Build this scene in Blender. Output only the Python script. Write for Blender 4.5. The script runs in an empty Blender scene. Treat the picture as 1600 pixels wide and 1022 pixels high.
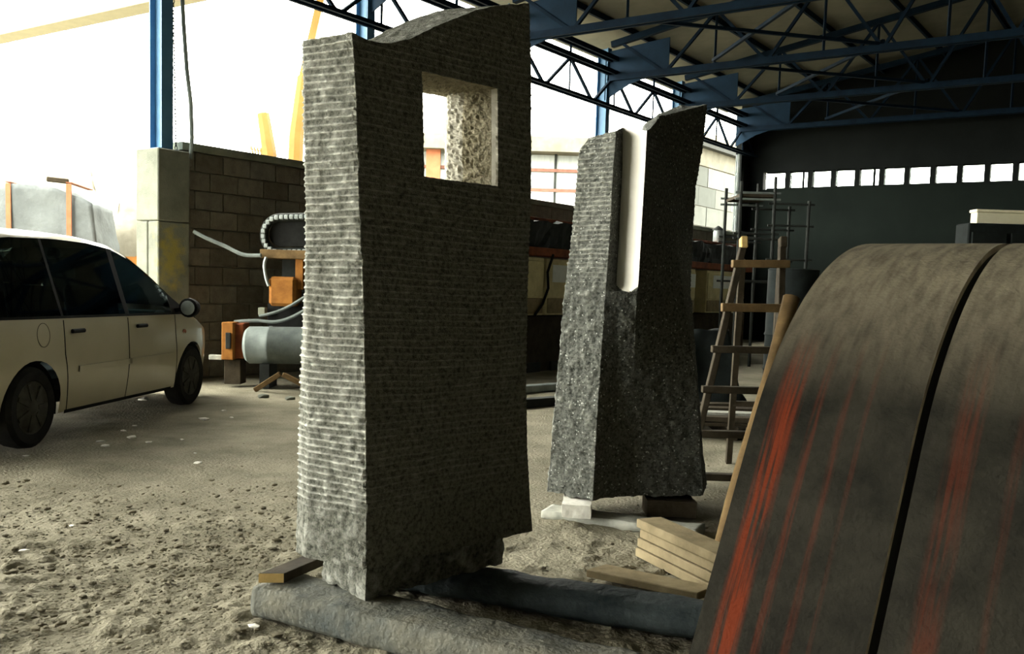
import bpy, bmesh, math, random
import numpy as np
from mathutils import Vector, Matrix

random.seed(7)
rng = np.random.default_rng(7)
scene = bpy.context.scene
COL = scene.collection

# ------------------------------------------------------------------ camera
FPX, EYE = 1500.0, 1.4
PITCH, ROLL, SHIFT = math.radians(5), math.radians(1.8), 66 / 1600
cf = np.array([0, math.cos(PITCH), -math.sin(PITCH)])
cr0 = np.array([1.0, 0, 0]); cu0 = np.cross(cr0, cf)
cr = math.cos(ROLL) * cr0 + math.sin(ROLL) * cu0
cu = -math.sin(ROLL) * cr0 + math.cos(ROLL) * cu0
CP = np.array([0, 0, EYE])
cam = bpy.data.cameras.new('camera')
cam.sensor_width = 36; cam.lens = FPX / 1600 * 36; cam.shift_y = SHIFT
cam.clip_start = 0.05; cam.clip_end = 300
camo = bpy.data.objects.new('camera', cam); COL.objects.link(camo)
camo.matrix_world = Matrix(((cr[0], cu[0], -cf[0], 0), (cr[1], cu[1], -cf[1], 0), (cr[2], cu[2], -cf[2], EYE), (0, 0, 0, 1)))
scene.camera = camo

# ------------------------------------------------------------------ light: an overcast white sky, no sun
world = bpy.data.worlds.new('overcast_sky'); scene.world = world; world.use_nodes = True
bg = world.node_tree.nodes['Background']
bg.inputs[0].default_value = (1.0, 0.985, 0.86, 1); bg.inputs[1].default_value = 18.5
vs = scene.view_settings
vs.view_transform = 'Standard'; vs.look = 'None'; vs.gamma = 1; vs.use_curve_mapping = False
vs.exposure = 0.12

# ------------------------------------------------------------------ image pixels cast from the camera to points in the place
def ray(px, py): return cf + (px - 800) / FPX * cr - (py - 511 - SHIFT * 1600) / FPX * cu
def G(px, py, h=0.0):
    d = ray(px, py); return CP + d * ((h - EYE) / d[2])
def D(px, py, Y):
    d = ray(px, py); return CP + d * (Y / d[1])
# hall axes: u runs along the open column row, v across the hall
C0 = np.array([-4.60, 12.48]); UD = np.array([0.573, 0.8195]); ND = np.array([0.8195, -0.573])
def HW(u, v, z):
    p = C0 + u * UD + v * ND; return np.array([p[0], p[1], z])
def onV(px, py, v):
    """point of the plane v = const seen at a pixel; returns u, z"""
    d = ray(px, py); t = (v - (CP[:2] - C0) @ ND) / (d[:2] @ ND); p = CP + d * t
    return (p[:2] - C0) @ UD, p[2]
def onU(px, py, u):
    d = ray(px, py); t = (u - (CP[:2] - C0) @ UD) / (d[:2] @ UD); p = CP + d * t
    return (p[:2] - C0) @ ND, p[2]

# ------------------------------------------------------------------ noise (numpy)
def _hash(ix, iy, iz, seed):
    h = (ix * 374761393 + iy * 668265263 + iz * 1440662683 + seed * 974634353) & 0xffffffff
    h = ((h ^ (h >> 13)) * 1274126177) & 0xffffffff
    return ((h ^ (h >> 16)) & 0xffffff) / float(0xffffff)
def vnoise(p, scale, seed=0):
    q = np.asarray(p, float) * scale; i = np.floor(q).astype(np.int64); f = q - i; f = f * f * (3 - 2 * f)
    r = 0
    for a in (0, 1):
        for b in (0, 1):
            for c in (0, 1):
                w = (f[:, 0] if a else 1 - f[:, 0]) * (f[:, 1] if b else 1 - f[:, 1]) * (f[:, 2] if c else 1 - f[:, 2])
                r = r + w * _hash(i[:, 0] + a, i[:, 1] + b, i[:, 2] + c, seed)
    return r * 2 - 1
def fbm(p, scale, oct=3, seed=0):
    r = 0; a = 1
    for o in range(oct):
        r = r + a * vnoise(p, scale * 2 ** o, seed + o); a *= .5
    return r

# ------------------------------------------------------------------ mesh helpers
class MB:
    def __init__(s): s.v = []; s.f = []
    def add(s, vs_, fs):
        n = len(s.v); s.v += [tuple(map(float, p)) for p in vs_]; s.f += [tuple(i + n for i in f) for f in fs]; return s
    def frame(s, o, ex, ey, ez):
        """box from a corner point and three edge vectors"""
        o, ex, ey, ez = (np.array(k, float) for k in (o, ex, ey, ez))
        P = [o, o + ex, o + ex + ey, o + ey, o + ez, o + ex + ez, o + ex + ey + ez, o + ey + ez]
        F = [(0, 3, 2, 1), (4, 5, 6, 7), (0, 1, 5, 4), (1, 2, 6, 5), (2, 3, 7, 6), (3, 0, 4, 7)]
        if np.dot(np.cross(ex, ey), ez) < 0: F = [f[::-1] for f in F]
        return s.add(P, F)
    def box(s, c, d):
        c = np.array(c, float); d = np.array(d, float)
        return s.frame(c - d / 2, (d[0], 0, 0), (0, d[1], 0), (0, 0, d[2]))
    def bar(s, p, q, w, h, up=(0, 0, 1)):
        p, q = np.array(p, float), np.array(q, float); d = q - p; d = d / np.linalg.norm(d)
        up = np.array(up, float)
        if abs(d @ up) > .98: up = np.array((0.0, 1, 0))
        sd = np.cross(d, up); sd /= np.linalg.norm(sd); u2 = np.cross(sd, d)
        return s.frame(p - sd * w / 2 - u2 * h / 2, q - p, sd * w, u2 * h)
    def tube(s, pts, r, n=10, caps=True):
        pts = [np.array(p, float) for p in pts]; m = len(pts)
        rr = r if hasattr(r, '__len__') else [r] * m
        V = []; F = []; ref = None
        for i, p in enumerate(pts):
            d = pts[min(i + 1, m - 1)] - pts[max(i - 1, 0)]; d /= np.linalg.norm(d)
            if ref is None: ref = np.array((0, 0, 1.0)) if abs(d[2]) < .9 else np.array((1.0, 0, 0))
            a = np.cross(d, ref); a /= np.linalg.norm(a); b = np.cross(a, d); ref = b
            for k in range(n):
                t = 2 * math.pi * k / n; V.append(p + rr[i] * (math.cos(t) * a + math.sin(t) * b))
        for i in range(m - 1):
            for k in range(n):
                k2 = (k + 1) % n; F.append((i * n + k, (i + 1) * n + k, (i + 1) * n + k2, i * n + k2))
        if caps: F.append(tuple(range(n))); F.append(tuple(range((m - 1) * n, m * n))[::-1])
        return s.add(V, F)
    def lathe(s, c, axis, prof, n=24):
        """prof: (offset along the axis, radius)"""
        c = np.array(c, float); ax = np.array(axis, float); ax /= np.linalg.norm(ax)
        ref = np.array((0, 0, 1.0)) if abs(ax[2]) < .9 else np.array((1.0, 0, 0))
        a = np.cross(ax, ref); a /= np.linalg.norm(a); b = np.cross(ax, a)
        V = []; F = []; m = len(prof)
        for o, r in prof:
            for k in range(n):
                t = 2 * math.pi * k / n; V.append(c + ax * o + r * (math.cos(t) * a + math.sin(t) * b))
        for i in range(m - 1):
            for k in range(n):
                k2 = (k + 1) % n; F.append((i * n + k, i * n + k2, (i + 1) * n + k2, (i + 1) * n + k))
        F.append(tuple(range(n))[::-1]); F.append(tuple(range((m - 1) * n, m * n)))
        return s.add(V, F)
    def prism(s, poly, ext):
        """extruded polygon of 3-D points"""
        n = len(poly); P = [np.array(p, float) for p in poly]; e = np.array(ext, float)
        F = [tuple(range(n)), tuple(range(n, 2 * n))[::-1]] + [(i, i + n, (i + 1) % n + n, (i + 1) % n) for i in range(n)]
        return s.add(P + [p + e for p in P], F)
    def grid(s, rows):
        n = len(rows[0]); V = [p for r in rows for p in r]
        F = [(i * n + k, i * n + k + 1, (i + 1) * n + k + 1, (i + 1) * n + k) for i in range(len(rows) - 1) for k in range(n - 1)]
        return s.add(V, F)
    def build(s, name, mat, parent=None, smooth=False, bevel=0, world=True):
        me = bpy.data.meshes.new(name); me.from_pydata(s.v, [], s.f); me.update()
        return place(name, me, mat, parent, smooth, bevel, world)
def place(name, me, mat, parent=None, smooth=False, bevel=0, world=True, fix=True):
    if fix:
        b = bmesh.new(); b.from_mesh(me); bmesh.ops.recalc_face_normals(b, faces=b.faces); b.to_mesh(me); b.free()
    me.materials.append(mat)
    if smooth:
        me.polygons.foreach_set('use_smooth', [True] * len(me.polygons))
        if smooth != 'all': me.set_sharp_from_angle(angle=math.radians(40))
    o = bpy.data.objects.new(name, me); COL.objects.link(o)
    if parent is not None:
        o.parent = parent
        if world:
            m = Matrix.Identity(4); p = parent
            while p is not None:
                m = m @ Matrix.Translation(-p.location); p = p.parent
            o.matrix_parent_inverse = m
    if bevel:
        md = o.modifiers.new('bevel', 'BEVEL'); md.width = bevel; md.segments = 1; md.limit_method = 'ANGLE'
    return o
def thing(name, label, cat, loc, group=None, rz=0):
    o = bpy.data.objects.new(name, None); COL.objects.link(o); o.location = [float(k) for k in loc]; o.rotation_euler = (0, 0, rz)
    o.empty_display_size = .1
    return tag(o, label, cat, group)
def tag(o, label, cat, group=None, kind=None):
    o['label'] = label; o['category'] = cat
    if group: o['group'] = group
    if kind: o['kind'] = kind
    return o
def struct(o):
    o['kind'] = 'structure'; return o

# ------------------------------------------------------------------ materials
def mat(name, c1, c2=None, scale=6, rough=.8, metal=0, bump=0, bscale=None, detail=6, lo=.35, hi=.65, spec=.1, stretch=None, coat=0, sub=None):
    m = bpy.data.materials.new(name); m.use_nodes = True; nt = m.node_tree; N = nt.nodes; L = nt.links
    b = N['Principled BSDF']; b.inputs['Roughness'].default_value = rough; b.inputs['Metallic'].default_value = metal
    b.inputs['Specular IOR Level'].default_value = spec
    if coat: b.inputs['Coat Weight'].default_value = coat; b.inputs['Coat Roughness'].default_value = .08
    tc = N.new('ShaderNodeTexCoord'); mp = N.new('ShaderNodeMapping'); L.new(tc.outputs['Object'], mp.inputs[0])
    if stretch: mp.inputs['Scale'].default_value = stretch
    c2 = c2 or tuple(k * .8 for k in c1)
    nz = N.new('ShaderNodeTexNoise'); nz.inputs['Scale'].default_value = scale; nz.inputs['Detail'].default_value = detail; nz.inputs['Roughness'].default_value = .65
    L.new(mp.outputs[0], nz.inputs['Vector'])
    rp = N.new('ShaderNodeValToRGB'); rp.color_ramp.elements[0].position = lo; rp.color_ramp.elements[1].position = hi
    rp.color_ramp.elements[0].color = (*c2, 1); rp.color_ramp.elements[1].color = (*c1, 1)
    L.new(nz.outputs['Fac'], rp.inputs[0]); L.new(rp.outputs[0], b.inputs['Base Color'])
    if bump:
        n2 = N.new('ShaderNodeTexNoise'); n2.inputs['Scale'].default_value = bscale or scale * 6; n2.inputs['Detail'].default_value = 4
        L.new(mp.outputs[0], n2.inputs['Vector'])
        bp = N.new('ShaderNodeBump'); bp.inputs['Strength'].default_value = bump; bp.inputs['Distance'].default_value = .02
        L.new(n2.outputs['Fac'], bp.inputs['Height']); L.new(bp.outputs[0], b.inputs['Normal'])
    return m
def stone_mat(name, dark, mid, light, rough=.9, spec=.12, fleck=0):
    """granite: 'relief' on the vertices is the depth of the chisel work; bruised ridges are pale"""
    m = mat(name, mid, dark, scale=60, rough=rough, bump=.6, bscale=220, lo=.36, hi=.56, spec=spec)
    nt = m.node_tree; N = nt.nodes; L = nt.links; b = N['Principled BSDF']
    src = b.inputs['Base Color'].links[0].from_socket
    at = N.new('ShaderNodeAttribute'); at.attribute_name = 'relief'
    nz = N.new('ShaderNodeTexNoise'); nz.inputs['Scale'].default_value = 45; nz.inputs['Detail'].default_value = 3
    tc = N.new('ShaderNodeTexCoord'); L.new(tc.outputs['Object'], nz.inputs['Vector'])
    ml = N.new('ShaderNodeMath'); ml.operation = 'MULTIPLY'; L.new(at.outputs['Fac'], ml.inputs[0]); L.new(nz.outputs['Fac'], ml.inputs[1])
    m2 = N.new('ShaderNodeMath'); m2.operation = 'MULTIPLY'; m2.use_clamp = True; L.new(ml.outputs[0], m2.inputs[0]); m2.inputs[1].default_value = 1.7
    mx = N.new('ShaderNodeMix'); mx.data_type = 'RGBA'; L.new(m2.outputs[0], mx.inputs[0]); L.new(src, mx.inputs[6]); mx.inputs[7].default_value = (*light, 1)
    out = mx.outputs[2]
    if fleck:
        vo = N.new('ShaderNodeTexVoronoi'); vo.inputs['Scale'].default_value = 130; L.new(tc.outputs['Object'], vo.inputs['Vector'])
        sp = N.new('ShaderNodeSeparateColor'); L.new(vo.outputs['Color'], sp.inputs[0])
        gt = N.new('ShaderNodeMath'); gt.operation = 'GREATER_THAN'; L.new(sp.outputs[0], gt.inputs[0]); gt.inputs[1].default_value = 1 - fleck
        m3 = N.new('ShaderNodeMix'); m3.data_type = 'RGBA'; L.new(gt.outputs[0], m3.inputs[0]); L.new(out, m3.inputs[6]); m3.inputs[7].default_value = (.42, .44, .41, 1)
        out = m3.outputs[2]
    L.new(out, b.inputs['Base Color'])
    return m
M = dict(
    dirt=mat('dirt', (.275, .254, .19), (.15, .137, .097), scale=1.6, bump=.8, bscale=46, rough=.95, spec=.1, detail=12),
    clod=mat('clod', (.19, .17, .12), (.09, .08, .055), scale=9, rough=.95, bump=.3, spec=.1),
    chip=mat('chip', (.85, .84, .78), (.66, .64, .58), scale=20, rough=.8),
    granite=stone_mat('granite', (.06, .064, .053), (.205, .207, .178), (.74, .75, .69)),
    granite_dark=stone_mat('granite_dark', (.024, .028, .024), (.12, .125, .112), (.46, .47, .42), fleck=.02, rough=.8, spec=.2),
    reveal=mat('reveal', (.38, .345, .25), (.18, .16, .105), scale=30, rough=.9, bump=.6, bscale=120),
    arris=mat('arris', (.52, .50, .43), (.40, .38, .32), scale=14, rough=.8, bump=.2),
    polished=mat('polished', (.95, .92, .84), (.90, .87, .78), scale=9, rough=.25, spec=.6),
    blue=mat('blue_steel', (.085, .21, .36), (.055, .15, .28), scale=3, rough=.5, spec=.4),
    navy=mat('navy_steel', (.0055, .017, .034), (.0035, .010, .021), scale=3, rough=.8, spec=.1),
    roof=mat('roof_sheet', (.215, .21, .17), (.15, .15, .12), scale=.8, rough=.75, detail=4),
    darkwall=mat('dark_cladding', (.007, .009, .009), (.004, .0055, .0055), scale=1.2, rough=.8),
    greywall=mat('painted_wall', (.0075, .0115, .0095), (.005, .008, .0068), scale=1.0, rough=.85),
    concrete=mat('concrete', (.21, .22, .185), (.14, .15, .125), scale=3, rough=.9, bump=.3, bscale=60),
    concrete_old=mat('concrete_old', (.27, .29, .23), (.16, .175, .14), scale=2.4, rough=.9, bump=.3, bscale=60),
    mortar=mat('mortar', (.20, .19, .15), (.14, .135, .11), scale=8, rough=.95),
    yellowstain=mat('yellow_stain', (.42, .36, .06), (.27, .25, .10), scale=9, rough=.9),
    wood=mat('wood', (.56, .44, .25), (.38, .28, .14), scale=4, rough=.8, stretch=(1, 1, 9), bump=.2),
    woodend=mat('wood_end', (.74, .53, .22), (.58, .40, .15), scale=20, rough=.8),
    board=mat('board', (.33, .27, .165), (.20, .16, .095), scale=5, rough=.85, bump=.2),
    oldwood=mat('old_wood', (.06, .048, .032), (.028, .023, .016), scale=6, rough=.85, bump=.2),
    ladderwood=mat('ladder_wood', (.19, .125, .058), (.10, .065, .03), scale=6, rough=.8, bump=.2),
    timber=mat('weathered_timber', (.19, .18, .142), (.062, .076, .08), scale=3.2, rough=.9, bump=.5, bscale=40, lo=.3, hi=.68),
    log=mat('tarred_log', (.065, .08, .082), (.018, .026, .03), scale=4, rough=.7, bump=.5, bscale=30),
    white=mat('limed_wood', (.44, .44, .39), (.26, .27, .24), scale=8, rough=.9, bump=.2),
    orange=mat('orange_paint', (.36, .155, .035), (.22, .09, .022), scale=6, rough=.7),
    redrail=mat('red_oxide', (.26, .075, .03), (.13, .04, .02), scale=5, rough=.75),
    cream=mat('cream_panel', (.72, .65, .38), (.54, .48, .27), scale=4, rough=.6),
    paper=mat('paper', (.82, .86, .86), (.74, .78, .78), scale=10, rough=.8),
    black=mat('black_rubber', (.018, .019, .018), (.009, .009, .009), scale=6, rough=.75),
    iron=mat('dark_iron', (.026, .030, .027), (.013, .015, .014), scale=6, rough=.75, spec=.2),
    steel=mat('galvanised', (.42, .46, .46), (.27, .31, .31), scale=5, rough=.5, metal=.4),
    tank=mat('grey_tank_paint', (.20, .23, .22), (.12, .14, .137), scale=5, rough=.55),
    carpaint=mat('cream_car_paint', (.47, .42, .285), (.43, .38, .25), scale=1.5, rough=.35, spec=.5, coat=.6),
    cartrim=mat('black_car_trim', (.010, .011, .011), (.007, .007, .007), rough=.8, spec=.1),
    seat=mat('seat_cloth', (.05, .055, .06), (.03, .03, .035), scale=8, rough=.9),
    tyre=mat('tyre', (.02, .02, .018), (.012, .012, .012), scale=9, rough=.85),
    hub=mat('dusty_hubcap', (.075, .073, .06), (.035, .034, .029), scale=7, rough=.8),
    lamp=mat('lamp_lens', (.6, .6, .55), (.5, .5, .45), rough=.2),
    yellow=mat('crane_yellow', (.18, .108, .030), (.15, .088, .023), scale=3, rough=.5),
    paleyellow=mat('overexposed_crane_yellow', (.21, .19, .11), (.18, .162, .092), scale=3, rough=.5),  # girder paler than the legs: overexposure by the sky mixed into its yellow
    rock=mat('pale_granite_block', (.125, .138, .14), (.092, .102, .105), scale=2.2, rough=.9, bump=.5, bscale=14),
    whiterock=mat('white_rock', (.28, .265, .215), (.2, .185, .145), scale=1.5, rough=.9, bump=.5, bscale=10),
    strap=mat('orange_strap', (.32, .12, .06), (.26, .09, .042), rough=.7),
    redframe=mat('faded_red_frame', (.19, .095, .07), (.14, .068, .05), rough=.7),
    render=mat('pale_render', (.17, .162, .13), (.115, .11, .087), scale=2, rough=.9),
    blind=mat('milky_glazing', (.36, .385, .375), (.27, .295, .29), scale=1.4, rough=.3, stretch=(6, 6, .6)),
    barrel=mat('dark_barrel', (.014, .018, .018), (.008, .01, .01), rough=.9, spec=.1),
    tubelight=mat('cream_box', (.85, .80, .60), (.75, .7, .5), rough=.6),
)
def glass_mat(name, tint, fac):
    m = bpy.data.materials.new(name); m.use_nodes = True; nt = m.node_tree; N = nt.nodes; L = nt.links
    N.remove(N['Principled BSDF']); out = N['Material Output']
    t = N.new('ShaderNodeBsdfTransparent'); t.inputs[0].default_value = (*tint, 1)
    g = N.new('ShaderNodeBsdfGlossy'); g.inputs['Roughness'].default_value = .03; g.inputs[0].default_value = (.8, .9, .9, 1)
    fr = N.new('ShaderNodeFresnel'); fr.inputs[0].default_value = 1.45
    mx = N.new('ShaderNodeMixShader'); L.new(fr.outputs[0], mx.inputs[0]); L.new(t.outputs[0], mx.inputs[1]); L.new(g.outputs[0], mx.inputs[2])
    L.new(mx.outputs[0], out.inputs[0]); return m
M['carglass'] = glass_mat('tinted_glass', (.28, .36, .36), .1)
M['privacy'] = glass_mat('privacy_glass', (.06, .08, .08), .1)
M['pane'] = glass_mat('clear_pane', (.93, .96, .95), .1)

# ------------------------------------------------------------------ carved solids
def carve(cells, P, split=None, disp=None):
    """surface of a grid of solid cells; P maps (a, b, c) arrays in 0..1 to points. Returns meshes keyed by split(face info)."""
    nx, ny, nz = cells.shape
    pad = np.zeros((nx + 2, ny + 2, nz + 2), bool); pad[1:-1, 1:-1, 1:-1] = cells
    faces = []; keys = []
    quads = {(0, 1): [(1, 0, 0), (1, 1, 0), (1, 1, 1), (1, 0, 1)], (0, -1): [(0, 0, 0), (0, 0, 1), (0, 1, 1), (0, 1, 0)],
             (1, 1): [(0, 1, 0), (0, 1, 1), (1, 1, 1), (1, 1, 0)], (1, -1): [(0, 0, 0), (1, 0, 0), (1, 0, 1), (0, 0, 1)],
             (2, 1): [(0, 0, 1), (1, 0, 1), (1, 1, 1), (0, 1, 1)], (2, -1): [(0, 0, 0), (0, 1, 0), (1, 1, 0), (1, 0, 0)]}
    for (ax, sg), q in quads.items():
        nb = np.roll(pad, -sg, ax)
        idx = np.argwhere(pad & ~nb) - 1
        for off in [0]:
            fa = np.stack([idx + np.array(o) for o in q], 1)
            faces.append(fa); keys += [(ax, sg, *t) for t in idx.tolist()]
    F = np.concatenate(faces); flat = F.reshape(-1, 3)
    code = flat[:, 0] * 1000003 + flat[:, 1] * 1009 + flat[:, 2]
    uq, first, inv = np.unique(code, return_index=True, return_inverse=True)
    abc = flat[first] / np.array([nx, ny, nz], float)
    pos = P(abc[:, 0], abc[:, 1], abc[:, 2])
    quad = inv.reshape(-1, 4)
    # vertex normals
    e1 = pos[quad[:, 2]] - pos[quad[:, 0]]; e2 = pos[quad[:, 3]] - pos[quad[:, 1]]
    fn = np.cross(e1, e2)
    if (fn * (pos[quad].mean(1) - pos.mean(0))).sum() < 0: quad = quad[:, ::-1]; fn = -fn
    vn = np.zeros_like(pos)
    for k in range(4): np.add.at(vn, quad[:, k], fn)
    vn /= np.linalg.norm(vn, axis=1)[:, None] + 1e-12
    rel = np.zeros(len(pos))
    if disp:
        h, rel = disp(pos, vn, abc); pos = pos + vn * h[:, None]
    groups = {}
    for i, k in enumerate(keys): groups.setdefault(split(k) if split else 'body', []).append(i)
    res = {}
    for g, ids in groups.items():
        fq = quad[ids]; u2, iv = np.unique(fq, return_inverse=True); iv = iv.reshape(-1, 4)
        me = bpy.data.meshes.new(g); me.from_pydata(pos[u2].tolist(), [], iv.tolist()); me.update()
        at = me.attributes.new('relief', 'FLOAT', 'POINT'); at.data.foreach_set('value', rel[u2].astype(np.float32))
        res[g] = me
    return res
def hexbox(o, ex, ey, ez, res, rough=.006, scale=9, seed=1, roundness=0, name='body'):
    """a rough block: corner, three edge vectors, cell size"""
    o, ex, ey, ez = (np.array(k, float) for k in (o, ex, ey, ez))
    n = [max(2, int(round(np.linalg.norm(e) / res))) for e in (ex, ey, ez)]
    def P(a, b, c):
        if roundness:
            bb, cc = b * 2 - 1, c * 2 - 1
            k = 1 - roundness * (np.abs(bb * cc)) ** 2
            b = (bb * k + 1) / 2; c = (cc * k + 1) / 2
        return o + np.outer(a, ex) + np.outer(b, ey) + np.outer(c, ez)
    def dsp(p, nrm, abc):
        h = fbm(p, scale, 4, seed); return h * rough, np.clip(h * .5, 0, 1)
    return carve(np.ones(n, bool), P, None, dsp)['body']

# ================================================================== THE SETTING
# ---- floor: trodden dirt with clods
ys = [-24, -16, -8, -2, 0, 1, 1.8, 2.3]
y = 2.45
while y < 15: ys.append(y); y *= 1.0062
while y < 140: ys.append(y); y *= 1.12
S = np.linspace(-1, 1, 421)
rows = []
for y in ys:
    w = 1.2 + .75 * y if y > 2.3 else 2.93 + (2.3 - y) * 1.5
    xs = np.concatenate([-(w + np.array([70, 25, 10, 4])), S * w, w + np.array([4, 10, 25, 70])])
    rows.append(np.stack([xs, np.full_like(xs, y), np.zeros_like(xs)], 1))
A = np.concatenate(rows)
rough_zone = np.clip(1.25 - np.abs(A[:, 1] - 4.1) / 2.0, .22, 1) * np.where(A[:, 0] < 1.5, 1, .5)
lump = fbm(A, 9, 3, 3)
A[:, 2] = .012 * fbm(A, 1.3, 2, 1) + rough_zone * (.022 * np.maximum(lump - .18, 0) ** .8 + .006 * vnoise(A, 38, 9) + .008 * vnoise(A, 17, 4))
A[(A[:, 1] > 15) | (A[:, 1] < 2.3), 2] = 0
n = len(S) + 8; m = len(ys)
me = bpy.data.meshes.new('floor')
i0 = (np.arange(m - 1)[:, None] * n + np.arange(n - 1)[None]).ravel()
me.from_pydata(A.tolist(), [], np.stack([i0, i0 + 1, i0 + n + 1, i0 + n], 1).tolist()); me.update()
floor = struct(place('floor', me, M['dirt'], smooth='all', fix=False))

# ---- roof
EAVE, SLOPE, RIDGE, UB, UE = 6.78, .17, 10.5, -22.0, 20.2
def roofz(v): return EAVE + SLOPE * (v + .9) if v <= RIDGE else EAVE + SLOPE * (2 * RIDGE + .9 - v)
mb = MB()
for v0, v1 in ((-.9, RIDGE), (RIDGE, 21.4)):
    prof = []; steps = 40
    mb.prism([HW(UB, v0, roofz(v0)), HW(UE, v0, roofz(v0)), HW(UE, v1, roofz(v1)), HW(UB, v1, roofz(v1))], (0, 0, .08))
ceiling = struct(mb.build('ceiling', M['roof']))
for v in np.arange(.6, 10.2, 1.55):
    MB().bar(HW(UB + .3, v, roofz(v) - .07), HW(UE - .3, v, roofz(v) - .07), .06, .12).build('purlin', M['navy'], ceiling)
# ---- walls
def slab(name, material, u0, u1, v0, v1, z0, z1, parent=None):
    o = HW(u0, v0, z0); return MB().frame(o, HW(u1, v0, z0) - o, HW(u0, v1, z0) - o, (0, 0, z1 - z0)).build(name, material, parent)
GU = 19.9
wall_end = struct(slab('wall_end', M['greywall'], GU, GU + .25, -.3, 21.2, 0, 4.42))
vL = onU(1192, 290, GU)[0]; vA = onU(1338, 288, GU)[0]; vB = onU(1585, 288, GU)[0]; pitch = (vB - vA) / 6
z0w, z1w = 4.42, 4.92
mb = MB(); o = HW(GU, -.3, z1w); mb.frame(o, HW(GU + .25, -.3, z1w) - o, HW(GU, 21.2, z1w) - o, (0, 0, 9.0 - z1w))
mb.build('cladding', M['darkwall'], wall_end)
edges = [vL] + [vA + pitch * k for k in range(-3, 16)]
edges = sorted(e for e in edges if e < 20.5)
slab('wall_pier', M['darkwall'], GU, GU + .25, -.3, vL, z0w, z1w, wall_end)
slab('wall_pier', M['darkwall'], GU, GU + .25, edges[-1], 21.2, z0w, z1w, wall_end)
for k, (a, b) in enumerate(zip(edges[:-1], edges[1:])):
    g = .07
    slab('mullion', M['darkwall'], GU + .02, GU + .22, b - g, b + g, z0w, z1w, wall_end)
    o = HW(GU + .12, a + g, z0w)
    win = MB().frame(o, HW(GU + .13, a + g, z0w) - o, HW(GU + .12, b - g, z0w) - o, (0, 0, z1w - z0w)).build('window_%d' % (k + 1), M['pane'])
    struct(win)
    mb = MB()
    for (p, q) in ((HW(GU + .1, a + g, z0w + .02), HW(GU + .1, b - g, z0w + .02)), (HW(GU + .1, a + g, z1w - .02), HW(GU + .1, b - g, z1w - .02))):
        mb.bar(p, q, .04, .04)
    if k in (1, 4): mb.bar(HW(GU + .1, a + (b - a) * .68, z0w), HW(GU + .1, a + (b - a) * .68, z1w), .05, .05)
    mb.build('window_frame', M['darkwall'], win)
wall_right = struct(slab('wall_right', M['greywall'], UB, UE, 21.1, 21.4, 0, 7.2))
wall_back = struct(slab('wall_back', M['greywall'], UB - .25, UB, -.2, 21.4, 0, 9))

wall_side = struct(slab('wall_side', M['darkwall'], onV(1153, 300, 0)[0], GU, -.12, .06, 3.2, 6.6))
# ---- low block wall under the columns
WT = 3.03
uP, _ = onV(247, 300, .2)
u1p = uP + .47
wall_left = struct(slab('wall_left', M['mortar'], u1p, GU, -.22, -.02, 0, WT))
mbs = MB(); bw, bh = .46, .245
for c in range(12):
    zz = .03 + c * .25; u = u1p - (.24 if c % 2 else 0)
    while u < GU - .3:
        a, b = max(u, u1p) + .007, u + bw - .007
        if b - a > .05:
            pr = rng.uniform(0, .014); o = HW(a, -.03, zz); tgt = mbs if u > 8.2 else MB()
            tgt.frame(o, HW(b, -.03, zz) - o, HW(a, .005 + pr, zz) - o, (0, 0, bh - .014))
            if tgt is not mbs:
                k = rng.integers(0, 4)
                if ('block%d' % k) not in M:
                    base = [(.185, .17, .132), (.22, .203, .16), (.15, .137, .108), (.195, .187, .153)][k]
                    M['block%d' % k] = mat('tuff_block_%d' % k, base, tuple(q * .68 for q in base), scale=7, rough=.95, bump=.5, bscale=50)
                tgt.build('block', M['block%d' % k], wall_left)
        u += bw
o = mbs.build('distant_blocks', M['block1'], wall_left); o['kind'] = 'stuff'
o = HW(u1p, -.24, WT); MB().frame(o, HW(GU, -.24, WT) - o, HW(u1p, .05, WT) - o, (0, 0, .10)).build('coping', M['concrete_old'], wall_left)

# ---- concrete pillar at the wall end
def stained(src, pos, rad, colour):
    m = src.copy(); nt = m.node_tree; N = nt.nodes; L = nt.links; b = N['Principled BSDF']; c = b.inputs['Base Color'].links[0].from_socket
    tc = N.new('ShaderNodeTexCoord'); mp = N.new('ShaderNodeMapping'); mp.vector_type = 'TEXTURE'
    mp.inputs['Location'].default_value = pos; mp.inputs['Scale'].default_value = rad; L.new(tc.outputs['Object'], mp.inputs[0])
    ln_ = N.new('ShaderNodeVectorMath'); ln_.operation = 'LENGTH'; L.new(mp.outputs[0], ln_.inputs[0])
    nz = N.new('ShaderNodeTexNoise'); nz.inputs['Scale'].default_value = 9; nz.inputs['Detail'].default_value = 6; L.new(tc.outputs['Object'], nz.inputs['Vector'])
    ad = N.new('ShaderNodeMath'); ad.operation = 'MULTIPLY_ADD'; L.new(nz.outputs['Fac'], ad.inputs[0]); ad.inputs[1].default_value = 1.6; L.new(ln_.outputs['Value'], ad.inputs[2])
    mr = N.new('ShaderNodeMapRange'); mr.inputs[1].default_value = 1.55; mr.inputs[2].default_value = 1.0; mr.inputs[4].default_value = .6; L.new(ad.outputs[0], mr.inputs[0])
    mx = N.new('ShaderNodeMix'); mx.data_type = 'RGBA'; L.new(mr.outputs[0], mx.inputs[0]); L.new(c, mx.inputs[6]); mx.inputs[7].default_value = (*colour, 1)
    L.new(mx.outputs[2], b.inputs['Base Color']); return m
pst = HW(uP + .2, .2, 1.62); M['concrete_stained'] = stained(M['concrete'], pst, (.3, .3, .62), (.42, .35, .05))
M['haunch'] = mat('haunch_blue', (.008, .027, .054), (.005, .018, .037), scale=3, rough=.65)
pl = thing('concrete_pillar', 'pale concrete block pillar at the end of the block wall, behind the car', 'pillar', HW(uP + .2, 0, 0))
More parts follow.
